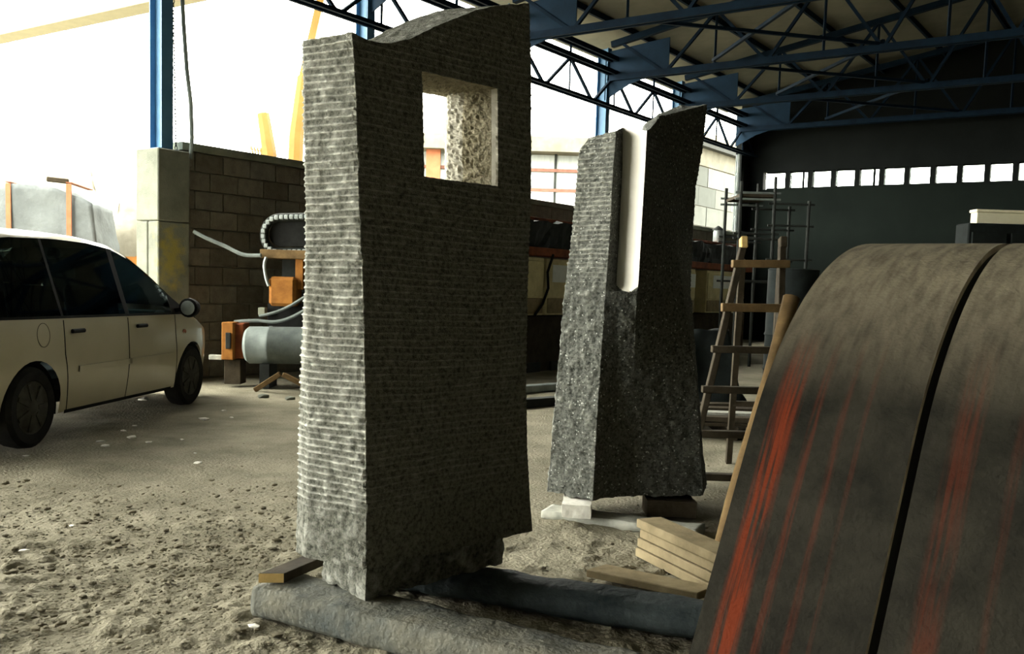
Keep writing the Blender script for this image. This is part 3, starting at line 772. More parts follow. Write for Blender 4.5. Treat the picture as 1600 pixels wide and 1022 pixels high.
def hw(x):
    w = .905
    if x > 2.5: w -= .32 * ((x - 2.5) / 1.28) ** 2.6
    if x < .1: w -= .10 * ((.1 - x) / .98) ** 2
    return w
def sidey(x, z):
    b, r = belt(x), rail(x); w = hw(x)
    if z <= b:
        t = (z - .62) / .42; return w - .045 * max(0, -t) ** 1.6 * 1.3 - .022 * max(0, t) ** 2
    t = (z - b) / (1.68 - 1.0); return w - .022 - .215 * t
def zlow(x, e=0):
    for c in (0, WB):
        if abs(x - c) < RA - 1e-6: return .32 + math.sqrt(RA * RA - (x - c) ** 2)
    return .235 if x < 3.3 else .22
st = []
for c in (0, WB):
    for k in range(17):
        st.append(c - RA * math.cos(math.pi * k / 16) * .99999)
    st += [c - RA - .0004, c + RA + .0004]
st += list(np.linspace(-.88, -.45, 8)) + list(np.linspace(.46, 2.40, 22)) + list(np.linspace(3.25, 3.78, 9)) + [.385, .42, 1.42, 1.5, 2.36]
st = sorted(set(round(s, 5) for s in st))
NB, NG, NR = 12, 6, 6
def section(x):
    zl, b, r, top = zlow(x), belt(x), rail(x), zr(x); P = []
    for k in range(NB + 1):
        z = zl + (b - zl) * k / NB; P.append((x, sidey(x, z), z))
    for k in range(1, NG + 1):
        z = b + (r - b) * k / NG; P.append((x, sidey(x, z), z))
    y0 = P[-1][1]
    for k in range(1, NR + 1):
        t = k / NR; P.append((x, y0 * math.cos(t * math.pi / 2), r + (top - r) * math.sin(t * math.pi / 2) ** .8))
    return P
secs = [section(x) for x in st]; npt = len(secs[0])
W_SIDE = [(-.60, .385, 'privacy'), (.42, 1.42, 'privacy'), (1.50, 2.36, 'carglass')]
mbs = {}
for s in (-1, 1):
    for i in range(len(st) - 1):
        xm = (st[i] + st[i + 1]) / 2
        for k in range(npt - 1):
            kind = 'body_shell'
            if NB <= k < NB + NG and -.62 < xm < 2.72:
                kind = 'window_surround'
                if k >= NB + 0:
                    for j, (a, b, g) in enumerate(W_SIDE):
                        if a < xm < b: kind = 'pane%d%d' % (j, s)
            elif k >= NB + NG and 1.72 < xm < 2.74: kind = 'windscreen'
            elif k >= NB + NG and xm < -.66: kind = 'rear_window'
            if kind == 'window_surround': kind += ' %d %d' % (s, sum(xm > e_ for e_ in (-.5, 1, 2)))
            q = [secs[i][k], secs[i + 1][k], secs[i + 1][k + 1], secs[i][k + 1]]
            mbs.setdefault(kind, MB()).add([(p[0], p[1] * s, p[2]) for p in q], [(0, 1, 2, 3) if s < 0 else (3, 2, 1, 0)])
mb = mbs['body_shell']
for sc in (secs[0], secs[-1]):
    mb.add([(p[0], -p[1], p[2]) for p in sc] + [(p[0], p[1], p[2]) for p in sc[::-1]], [tuple(range(2 * npt))])
def carpart(mb, name, material, parent=car, smooth=True, bevel=0):
    me = bpy.data.meshes.new(name); me.from_pydata(mb.v, [], mb.f)
    b = bmesh.new(); b.from_mesh(me); bmesh.ops.remove_doubles(b, verts=b.verts, dist=.0003); b.to_mesh(me); b.free(); me.update()
    return place(name, me, material, parent, smooth, bevel, world=False, fix=True)
carpart(mbs['body_shell'], 'body_shell', M['carpaint'])
carpart(mbs['windscreen'], 'windscreen', M['carglass']); carpart(mbs['rear_window'], 'rear_window', M['privacy'])
for k, v in mbs.items():
    if k.startswith('window_surround'): carpart(v, 'window_pillar', M['cartrim'])
    if k.startswith('pane'): carpart(v, 'side_window', M[W_SIDE[int(k[4])][2]])
# underbody, arches, cabin
mb = MB(); mb.box((1.42, 0, .34), (4.3, 1.3, .12)); carpart(mb, 'underbody', M['black'], smooth=False)
for s in (-1, 1):
    for c in (0, WB):
        mb = MB(); r1 = [(c + RA * math.cos(t), s * .84, .32 + RA * math.sin(t)) for t in np.linspace(-.25, math.pi + .25, 20)]
        mb.grid([r1, [(p[0], s * .55, p[2]) for p in r1]]); mb.add([(c, s * .56, .32)] + [(p[0], s * .56, p[2]) for p in r1], [tuple(range(21))])
        carpart(mb, 'wheel_arch', M['black'])
mb = MB(); mb.box((1.1, 0, .46), (3.6, 1.55, .1)); carpart(mb, 'cabin_floor', M['seat'], smooth=False)
for x in (.25, 1.05, 1.95):
    for y_ in (-.42, .42):
        mb = MB(); mb.box((x, y_, .72), (.5, .52, .2)); mb.frame((x - .28, y_ - .25, .72), (.14, 0, 0), (0, .5, 0), (-.12, 0, .55)); mb.box((x - .36, y_, 1.38), (.1, .26, .2))
        carpart(mb, 'seat', M['seat'], smooth=False, bevel=.04)
mb = MB(); mb.frame((2.35, -.7, .8), (.45, 0, 0), (0, 1.4, 0), (0, 0, .22)); carpart(mb, 'dashboard', M['cartrim'], smooth=False, bevel=.03)
mb = MB(); mb.tube([(2.22 + .02 * math.cos(t), .4 + .18 * math.cos(t), .98 + .17 * math.sin(t)) for t in np.linspace(0, 2 * math.pi, 17)], .015, 6, False); carpart(mb, 'steering_wheel', M['cartrim'])
# seams, mouldings, handles, flap on both sides
def strip(pts, w, name, material, s, off=.003, th=.004):
    """a flat strip that follows the side of the body through (x, z) points"""
    mb = MB(); up = []; dn = []
    for i, (x, z) in enumerate(pts):
        a = pts[max(0, i - 1)]; b = pts[min(len(pts) - 1, i + 1)]; dx, dz = b[0] - a[0], b[1] - a[1]; l = math.hypot(dx, dz) or 1
        nx, nz = -dz / l * w / 2, dx / l * w / 2
        up.append((x + nx, s * (sidey(x + nx, z + nz) + off), z + nz)); dn.append((x - nx, s * (sidey(x - nx, z - nz) + off), z - nz))
    mb.grid([up, dn])
    inn = [[(p[0], p[1] - s * th, p[2]) for p in r] for r in (up, dn)]
    mb.grid([up, inn[0]]); mb.grid([dn, inn[1]])
    carpart(mb, name, material)
for s in (-1, 1):
    zs = np.linspace(.25, .99, 9)
    strip([(1.46, z) for z in zs], .012, 'door_seam', M['cartrim'], s, .0015)
    strip([(2.42 + .10 * max(0, (.8 - z)), z) for z in zs], .012, 'door_seam', M['cartrim'], s, .0015)
    strip([(.41 + .0 * z + .14 * max(0, .72 - z) ** .8, z) for z in np.linspace(.25, 1.0, 9)], .012, 'door_seam', M['cartrim'], s, .0015)
    strip([(x, .235) for x in np.linspace(.46, 2.40, 9)], .03, 'sill_edge', M['cartrim'], s, .001)
    strip([(x, .585) for x in np.linspace(.60, 1.44, 7)], .05, 'side_moulding', M['carpaint'], s, .014, .014)
    strip([(x, .585) for x in np.linspace(1.49, 2.36, 7)], .05, 'side_moulding', M['carpaint'], s, .014, .014)
    strip([(x, 1.035 - .03 * (x + .6) / 3) for x in np.linspace(-.6, 2.6, 14)], .022, 'belt_trim', M['cartrim'], s, .006)
    for hx in (.60, 1.70):
        mb = MB(); yy = s * (sidey(hx, .90) + .012); mb.box((hx, yy, .905), (.20, .03, .035)); carpart(mb, 'door_handle', M['cartrim'], smooth=False, bevel=.01)
    strip([(2.62 + .035 * math.cos(t), .80 + .02 * math.sin(t)) for t in np.linspace(0, math.pi, 4)], .03, 'side_repeater', M['strap'], s, .004)
    strip([(.12 + .085 * math.cos(t), .89 + .095 * math.sin(t)) for t in np.linspace(0, 2 * math.pi, 25)], .004, 'fuel_flap_seam' if s < 0 else 'badge_ring', M['cartrim'] if s < 0 else M['carpaint'], s, .0015)
    # door mirror
    mb = MB(); yb = s * (sidey(2.42, 1.02))
    mb.lathe((2.47, yb + s * .15, 1.065), (1, 0, 0), [(-.055, .075), (-.05, .098), (0, .10), (.06, .085), (.10, .04)], 16)
    mr = carpart(mb, 'door_mirror', M['cartrim'])
    mb = MB(); mb.lathe((2.408, yb + s * .15, 1.065), (1, 0, 0), [(0, .074), (.004, .074)], 16); carpart(mb, 'mirror_glass', M['steel'], parent=mr)
    mb = MB(); mb.bar((2.47, yb - s * .02, 1.03), (2.47, yb + s * .1, 1.05), .06, .04); carpart(mb, 'mirror_stalk', M['cartrim'], parent=mr, smooth=False)
    # lamps
    mb = MB(); mb.lathe((3.62, s * .52, .70), (.82, s * .5, .2), [(-.06, .13), (.0, .13), (.05, .08)], 16); carpart(mb, 'headlamp', M['lamp'])
    mb = MB(); mb.box((-.845, s * .72, 1.0), (.06, .12, .45)); carpart(mb, 'tail_lamp', M['redrail'], smooth=False, bevel=.02)
    for c in (0, WB):
        yo = s * .885
        mb = MB(); prof = [(-.20, .20), (-.205, .27), (-.18, .315), (-.10, WR), (-.03, .318), (-.002, .285), (-.01, .215), (-.03, .2)]
        mb.lathe((c, yo, WR), (0, s, 0), prof, 32); wh = carpart(mb, 'wheel', M['tyre'])
        mb = MB(); mb.lathe((c, yo, WR), (0, s, 0), [(-.06, .212), (-.012, .208), (-.022, .19), (-.008, .08), (.004, .05), (.006, .02)], 28); carpart(mb, 'hubcap', M['hub'], parent=wh)
        for k in range(7):
            t = 2 * math.pi * k / 7; mb = MB()
            mb.bar((c + .06 * math.cos(t), yo - s * .004, WR + .06 * math.sin(t)), (c + .195 * math.cos(t), yo - s * .014, WR + .195 * math.sin(t)), .035, .014, up=(0, 1, 0)); carpart(mb, 'hubcap_rib', M['hub'], parent=wh, smooth=False)
mb = MB(); mb.box((-.88, 0, .45), (.14, 1.62, .26)); carpart(mb, 'rear_bumper', M['carpaint'], smooth=False, bevel=.05)
mb = MB(); mb.box((-.893, 0, .93), (.03, .5, .04)); carpart(mb, 'tailgate_handle', M['cartrim'], smooth=False, bevel=.01)
mb = MB()
for k in range(5): mb.bar((3.735 - .02 * k, -.3, .50 + .03 * k), (3.735 - .02 * k, .3, .50 + .03 * k), .02, .014)
carpart(mb, 'grille', M['cartrim'], smooth=False)

# ================================================================== MACHINES AGAINST THE WALL
YM = 12.6
# chain-saw stone cutter between the car and the taller stone
cs = thing('stone_saw', 'orange chain saw stone cutter behind the car, partly hidden by the taller stone', 'machine', (D(450, 600, YM)[0], YM, 0))
def loop(px0, px1, py0, py1, rad, Y, n=10):
    P = []
    for cx, cy_, a0 in ((px1 - rad, py0 + rad, -90), (px1 - rad, py1 - rad, 0), (px0 + rad, py1 - rad, 90), (px0 + rad, py0 + rad, 180)):
        for k in range(n + 1):
            t = math.radians(a0 + 90 * k / n); P.append(D(cx + rad * math.cos(t), cy_ + rad * math.sin(t), Y))
    return P
lp = loop(413, 560, 338, 392, 25, YM)
lp = [p + (0, 0, .02 * (p[0] - lp[0][0])) for p in lp]
MB().tube(lp + [lp[0]], .055, 8, False).build('chain_track', M['iron'], cs, smooth=True)
inn = loop(421, 552, 346, 385, 18, YM + .02)
MB().prism(inn, (0, .05, 0)).build('guide_bar', M['black'], cs)
ringpts = lp + [lp[0]]; seg = [np.linalg.norm(np.array(b) - np.array(a)) for a, b in zip(ringpts[:-1], ringpts[1:])]; tot = sum(seg); nt_ = 46
ctr = sum(lp) / len(lp); acc = np.concatenate([[0], np.cumsum(seg)])
for k in range(nt_):
    s_ = tot * k / nt_; i = min(np.searchsorted(acc, s_, side='right') - 1, len(seg) - 1); t = (s_ - acc[i]) / max(seg[i], 1e-6)
    p = ringpts[i] * (1 - t) + ringpts[i + 1] * t
    MB().box(p + (0, -.05, 0), (.055, .05, .06)).build('tooth', M['steel'], cs, bevel=.01)
def slabpx(name, material, px0, px1, py0, py1, Y, dep, parent, bevel=.006):
    a = D(px0, py1, Y); b = D(px1, py0, Y)
    return MB().frame(a, (b[0] - a[0], 0, 0), (0, dep, 0), (0, 0, b[2] - a[2])).build(name, material, parent, bevel=bevel)
slabpx('table_beam', M['ladderwood'], 406, 560, 394, 403, YM - .15, .6, cs)
slabpx('table_leg', M['orange'], 461, 474, 403, 452, YM - .1, .12, cs)
slabpx('orange_hopper', M['orange'], 419, 462, 433, 478, YM - .2, .4, cs, .04)
slabpx('dark_housing', M['black'], 418, 560, 478, 512, YM + .1, .5, cs)
slabpx('back_frame', M['iron'], 440, 560, 404, 480, YM + .35, .08, cs)
slabpx('switch_box', M['concrete_old'], 403, 414, 481, 492, YM - .05, .12, cs)
for px in (480, 540): 
    a = D(px, 500, YM + .3); MB().bar((a[0], a[1], .02), a, .1, .1).build('machine_leg', M['iron'], cs)
# grey steel cylinder carried on an orange bracket
tk = thing('steel_cylinder', 'thick grey steel cylinder lying on dark supports beside the car bonnet', 'cylinder', (D(430, 600, YM - .5)[0], YM - .5, 0))
a = D(383, 539, YM - .5); b = D(560, 541, YM - .5); r = (D(430, 511, YM - .5)[2] - D(430, 569, YM - .5)[2]) / 2
MB().lathe(a, b - a, [(0, r * .6), (.02, r * .85), (.06, r), (.3, r), (.31, r * 1.03), (.34, r * 1.03), (.35, r), (np.linalg.norm(b - a), r)], 28).build('cylinder_body', M['tank'], tk, smooth=True)
for px in (412, 480): 
    q = D(px, 572, YM - .5); MB().frame((q[0], q[1] - .2, .02), (.12, 0, 0), (0, .4, 0), (0, 0, q[2] + .02)).build('cradle', M['iron'], tk)
ob = thing('orange_bracket', 'orange steel bracket at the end of the grey cylinder', 'bracket', (D(360, 600, YM - .6)[0], YM - .6, 0))
slabpx('end_plate', M['orange'], 346, 364, 504, 562, YM - .6, .25, ob)
slabpx('side_plate', M['redrail'], 364, 380, 506, 560, YM - .5, .3, ob)
slabpx('clevis', M['iron'], 352, 360, 520, 545, YM - .63, .03, ob)
slabpx('bracket_foot', M['oldwood'], 350, 376, 562, 600, YM - .5, .25, ob)
slabpx('pin_bar', M['white'], 326, 346, 555, 562, YM - .55, .06, ob)
# struts on the ground under the cylinder
for (p, q, lab) in (((398, 612), (438, 584), 'rusty strut propped on the ground left under the grey cylinder'), ((442, 585), (484, 606), 'rusty strut propped on the ground right under the grey cylinder')):
    a, b = D(*p, YM - 1.0), D(*q, YM - 1.0)
    tag(MB().bar((a[0], a[1], max(a[2], .03)), (b[0], b[1], max(b[2], .03)), .06, .06).build('rusty_strut', M['ladderwood'], bevel=.005), lab, 'strut')
# hoses
def hose(px, r, material, label, name='hose', Ys=None):
    P = [D(x, y_, (Ys[i] if Ys else YM - .2)) for i, (x, y_) in enumerate(px)]
    Q = []
    for i in range(len(P) - 1):
        p0_, p1_, p2_, p3_ = P[max(i - 1, 0)], P[i], P[i + 1], P[min(i + 2, len(P) - 1)]
        for k in range(6):
            t = k / 6; Q.append(.5 * ((2 * p1_) + (p2_ - p0_) * t + (2 * p0_ - 5 * p1_ + 4 * p2_ - p3_) * t * t + (3 * p1_ - p0_ - 3 * p2_ + p3_) * t ** 3))
    Q.append(P[-1]); return tag(MB().tube(Q, r, 7).build(name, material, smooth=True), label, 'hose')
hose([(303, 362), (322, 372), (352, 385), (380, 398), (408, 399)], .026, M['tank'], 'grey hose running from the block wall to the saw table', Ys=[12.55, 12.5, 12.5, 12.45, 12.4])
hose([(416, 402), (413, 415), (416, 435), (420, 447)], .022, M['steel'], 'short pale hose hanging from the saw table to the orange hopper')
hose([(366, 503), (400, 501), (430, 503), (460, 494), (500, 470)], .024, M['tank'], 'grey hose drooping over the top of the grey cylinder')
hose([(405, 494), (430, 488), (455, 477), (490, 455)], .02, M['tank'], 'thin grey hose above the grey cylinder rising to the right')
# ---- long machine bench seen between and beyond the stones
VM = 2.3
def V(px, py): u_, z_ = onV(px, py, VM); return u_, z_
ua, _ = V(640, 400); ub_, _ = V(1170, 420)
zr1, zr2 = V(855, 389)[1], V(855, 397)[1]
bn = thing('machine_bench', 'long dark workshop machine with a red rail along the wall behind both stones', 'machine', HW(ua, VM, 0))
def vslab(name, material, u0, u1, z0, z1, dv, parent=bn, v=VM, bevel=.01):
    o = HW(u0, v, z0); return MB().frame(o, HW(u1, v, z0) - o, HW(u0, v - dv, z0) - o, (0, 0, z1 - z0)).build(name, material, parent, bevel=bevel)
zA_, zB_ = V(855, 401)[1], V(855, 388)[1]
zTop = V(850, 345)[1]
vslab('red_rail', M['redrail'], ua, ub_, zA_, zB_, .35, v=VM + .1)
mm = hexbox(HW(ua, VM - .15, zB_ + .01), HW(ub_, 0, 0) - HW(ua, 0, 0), HW(0, -.6, 0) - HW(0, 0, 0), (0, 0, zTop - zB_), .12, .05, 4, 21)
place('granite_slab_load', mm, M['rock'] if False else M['iron'], bn, fix=False)
vslab('top_strip', M['redrail'], ua, ub_, zTop + .02, zTop + .08, .3, v=VM - .3)
zc1, zc0 = V(855, 404)[1], V(855, 463)[1]; zs0 = V(855, 492)[1]
# cream cabinets with papers taped on
cabs = [(800, 846), (848, 905), (1040, 1083), (1100, 1160)]
for i, (p0_, p1_) in enumerate(cabs):
    u0, u1 = V(p0_, 430)[0], V(p1_, 430)[0]
    lab = ['cream cabinet door on the machine, first beside the taller stone', 'cream cabinet with a white notice left of the shorter stone', 'cream cabinet mostly hidden behind the shorter stone', 'cream cabinet with a blue-white notice left of the step ladder'][i]
    cb_ = thing('control_cabinet', lab, 'cabinet', HW(u0, VM + .05, zs0), 'cream cabinets on the long machine')
    vslab('cabinet_body', M['cream'], u0 + .02, u1 - .02, zs0, zc1, .3, cb_, v=VM + .06)
    vslab('cabinet_door', M['cream'], u0 + .05, u1 - .05, zc0, zc1 - .05, .02, cb_, v=VM + .085)
    vslab('lower_panel', M['board'], u0 + .05, u1 - .05, zs0 + .03, zc0 - .03, .02, cb_, v=VM + .085)
    if i in (1, 2, 3):
        f0, f1 = (.14, .72) if i != 2 else (.62, .95)
        nt2 = vslab('notice', M['paper'], u0 + (u1 - u0) * f0, u0 + (u1 - u0) * f1, zc1 - (zc1 - zc0) * .62, zc1 - (zc1 - zc0) * .16, .006, cb_, v=VM + .094, bevel=0)
vslab('apron', M['oldwood'], ua, ub_, V(855, 580)[1], zs0 - .02, .25, v=VM - .05)
for px in (835, 872, 1090, 1130):
    u0 = V(px, 560)[0]; vslab('pedestal', M['iron'], u0 - .2, u0 + .2, 0, V(855, 565)[1], .5, v=VM)
vslab('end_frame', M['iron'], ua, ua + .35, 0, zA_, .5, v=VM - .1); vslab('back_panel', M['iron'], ua, ub_, 0, zA_, .06, v=VM - .45)
hose_u = [(855, 398), (846, 425), (847, 450), (838, 475), (826, 492)]
P = [HW(*([V(*p)[0], VM + .12, V(*p)[1]])) for p in hose_u]
tag(MB().tube(P, .022, 7).build('black_cable', M['black'], smooth=True), 'black cable hanging in front of the cream cabinet between the stones', 'cable')
# light steel sections on the floor behind the stones
for (y0, y1, lab) in ((611, 605, 'pale steel section lying on the floor between the stones, farther one'), (634, 628, 'dark steel section lying on the floor between the stones, nearer one')):
    a = G(800, y0 + 6); b = G(885, y0 - 1); d = (b - a) * 1.25
    tag(MB().frame(a - d * .3, d * 1.5, (.02, .22, 0), (0, 0, .10)).build('steel_section', M['steel'] if y0 < 620 else M['iron'], bevel=.01), lab, 'steel beam')
# small grey canister on the bench
cu_, cz_ = onV(1121, 385, 1.9); c = HW(cu_, 1.9, zTop + .07)
kn = thing('canister', 'small pale grey canister standing on the bench below the annex wall', 'canister', c)
MB().lathe(c, (0, 0, 1), [(0, .10), (.02, .11), (.26, .11), (.29, .10)], 14).build('canister_body', M['steel'], kn, smooth=True)
MB().lathe(c + (0, 0, .29), (0, 0, 1), [(0, .13), (.03, .12), (.10, .02)], 14).build('canister_lid', M['iron'], kn, smooth=True)

# ================================================================== RIGHT SIDE OF THE HALL
# scaffold tower
YS = 17.0
sc = thing('scaffold_tower', 'dark tube scaffold tower standing before the end wall', 'scaffold', (D(1205, 470, YS)[0], YS, 0))
xs_ = [D(px, 360, YS)[0] for px in (1155, 1208, 1262)]; zt_ = D(1208, 285, YS)[2]
for x, tp in zip(xs_, (zt_, zt_ + .1, zt_ - .3)):
    for dy in (0, 1.2): MB().tube([(x, YS + dy, 0), (x, YS + dy, tp)], .03, 8).build('standard', M['iron'], sc)
for py, i0_, i1_ in ((302, 0, 1), (312, 0, 1), (366, 0, 1), (374, 0, 1), (352, 1, 2), (318, 1, 2), (405, 1, 2), (440, 0, 2)):
    z = D(1200, py, YS)[2]
    for dy in (0, 1.2): MB().tube([(xs_[i0_] - .1, YS + dy, z), (xs_[i1_] + .1, YS + dy, z)], .022, 6).build('ledger', M['iron'] if py > 315 else M['tank'], sc)
z = D(1200, 308, YS)[2]; MB().frame((xs_[0], YS, z), (xs_[1] - xs_[0], 0, 0), (0, 1.2, 0), (0, 0, .05)).build('deck_board', M['oldwood'], sc)
# dark round drum
c = D(1236, 500, 12.5); c[2] = 0; zt_ = D(1236, 424, 12.5)[2]
dr = thing('oil_drum', 'black round drum standing behind the step ladder and the leaning post', 'drum', c)
MB().lathe(c, (0, 0, 1), [(0, .30), (.02, .32), (.4, .32), (.42, .335), (.45, .32), (.85, .32), (.87, .335), (.9, .32), (zt_, .32)], 24).build('drum_body', M['barrel'], dr, smooth=True)
MB().lathe(c + (0, 0, zt_), (0, 0, 1), [(0, .32), (.02, .325), (.03, .30), (.015, .29)], 24).build('drum_lid', M['barrel'], dr, smooth=True)
# dark clutter: pallet with planks and a covered heap, behind the ladder
pt = thing('pallet', 'dark pallet of planks on the floor behind the step ladder', 'pallet', (1.9, 9.6, 0))
for k in range(6): MB().frame((1.25 + .0 * k, 9.0 + .19 * k, .13), (1.7, .05, 0), (0, .15, 0), (0, 0, .03)).build('deck_plank', M['oldwood'], pt)
for k in range(3): MB().frame((1.3 + .75 * k, 8.98, .0), (.1, 0, 0), (0, 1.15, 0), (0, 0, .13)).build('stringer', M['oldwood'], pt)
for k in range(4):
    tag(MB().frame((1.35 + .05 * k, 9.1 + .22 * k, .165 + .012 * k), (1.75, .1 * (k - 1.5), 0), (0, .16, 0), (0, 0, .05)).build('stacked_plank', M['white' if k == 1 else 'oldwood'], bevel=.004),
        ['front dark plank lying on the pallet', 'pale plank lying on the pallet among dark ones', 'third dark plank on the pallet', 'rear dark plank on the pallet'][k], 'plank', 'planks on the pallet')
def heap(a, b, c_):
    q = np.stack([2.05 + (a - .5) * 1.4 * (1 - .3 * c_), 11.6 + (b - .5) * 1.0 * (1 - .3 * c_), c_ * .95], 1); return q
me = carve(np.ones((24, 16, 16), bool), heap, None, lambda p, n_, abc: (.10 * fbm(p, 2.2, 3, 77), np.zeros(len(p))))['body']
tag(place('covered_heap', me, M['barrel'], smooth='all', fix=False), 'black sheet covered heap on the floor right of the shorter stone', 'heap')
# ---- wooden step ladder
YL = 7.05
ld_ = thing('step_ladder', 'old wooden step ladder standing between the shorter stone and the leaning post', 'ladder', (1.5, YL, 0))
tL, tR = D(1161, 384, YL), D(1222, 384, YL)
fL = np.array([D(1062, 745, YL)[0], YL - .25, 0]); fR = np.array([D(1196, 760, YL)[0], YL - .25, 0])
MB().bar(fL, tL, .045, .07, up=(0, 1, 0)).build('stile', M['oldwood'], ld_, bevel=.004); MB().bar(fR, tR, .045, .07, up=(0, 1, 0)).build('stile', M['oldwood'], ld_, bevel=.004)
MB().bar(tL - (0, .02, .02), tL + (0.0, 0, .06), .05, .075, up=(0, 1, 0)).build('stile_tip', M['woodend'], ld_, bevel=.006)
MB().bar(tR - (0, .02, .02), tR + (0.0, 0, .06), .05, .075, up=(0, 1, 0)).build('stile_tip', M['oldwood'], ld_, bevel=.006)
for py, mt, hh in ((413, 'ladderwood', .055), (481, 'ladderwood', .06), (545, 'oldwood', .05), (606, 'oldwood', .05), (672, 'oldwood', .05), (735, 'oldwood', .05)):
    z = D(1170, py, YL)[2]; t = (z - fL[2]) / (tL[2] - fL[2]); a = fL + (tL - fL) * t; b = fR + (tR - fR) * t; d = (b - a) / np.linalg.norm(b - a)
    MB().bar(a - d * .06 + (0, -.05, 0), b + d * .04 + (0, -.05, 0), .07, hh, up=(0, 0, 1)).build('rung', M[mt], ld_, bevel=.004)
bL, bR = np.array([D(1176, 700, YL)[0], YL + .75, 0]), np.array([D(1245, 700, YL)[0], YL + .75, 0])
MB().bar(bL, tL + (.02, .08, -.1), .045, .045, up=(0, 1, 0)).build('back_leg', M['oldwood'], ld_); MB().bar(bR, tR + (.02, .08, -.1), .045, .045, up=(0, 1, 0)).build('back_leg', M['oldwood'], ld_)
z = .55; t = z / tL[2]; MB().bar(bL + (tL + (.02, .08, -.1) - bL) * t, bR + (tR + (.02, .08, -.1) - bR) * t, .04, .04).build('back_brace', M['oldwood'], ld_)
# ---- post leaning on the arched plate
tp = D(1237, 468, 5.6); ft = G(1126, 858)
d = (tp - ft)
MB_ = MB(); ts = np.linspace(0, 1, 7); MB_.tube([ft + d * t + (0, 0, .01) for t in ts], [.040 + .007 * math.sin(7 * t) + .006 * t for t in ts], 9)
tag(MB_.build('wooden_post', M['ladderwood'], smooth=True), 'round brown wooden post leaning behind the arched steel plate', 'post')
# ---- two arched steel plates in the foreground
base = np.array([.457, 2.686, 0]); phi = .899; dvec = np.array([math.cos(phi), math.sin(phi), 0]); avec = np.array([math.sin(phi), -math.cos(phi), 0])
lean, ln, rad = .501, 1.097, 1.254
dv2 = np.array([math.sin(lean), math.cos(lean)]); nv2 = np.array([dv2[1], -dv2[0]]); cc = ln * dv2 + rad * nv2
prof = [dv2 * ln * t for t in np.linspace(0, 1, 14)]
span = math.pi - 2 * lean
prof += [cc - rad * math.cos(t) * nv2 + rad * math.sin(t) * dv2 for t in np.linspace(0, span, 60)[1:]]
lp_ = prof[-1]; prof += [lp_ + np.array([dv2[0], -dv2[1]]) * ln * t for t in np.linspace(0, 1, 8)[1:]]
prof = np.array(prof); tang = np.gradient(prof, axis=0); tang /= np.linalg.norm(tang, axis=1)[:, None]; nrm2 = np.stack([-tang[:, 1], tang[:, 0]], 1)
arc = np.concatenate([[0], np.cumsum(np.linalg.norm(np.diff(prof, axis=0), axis=1))])
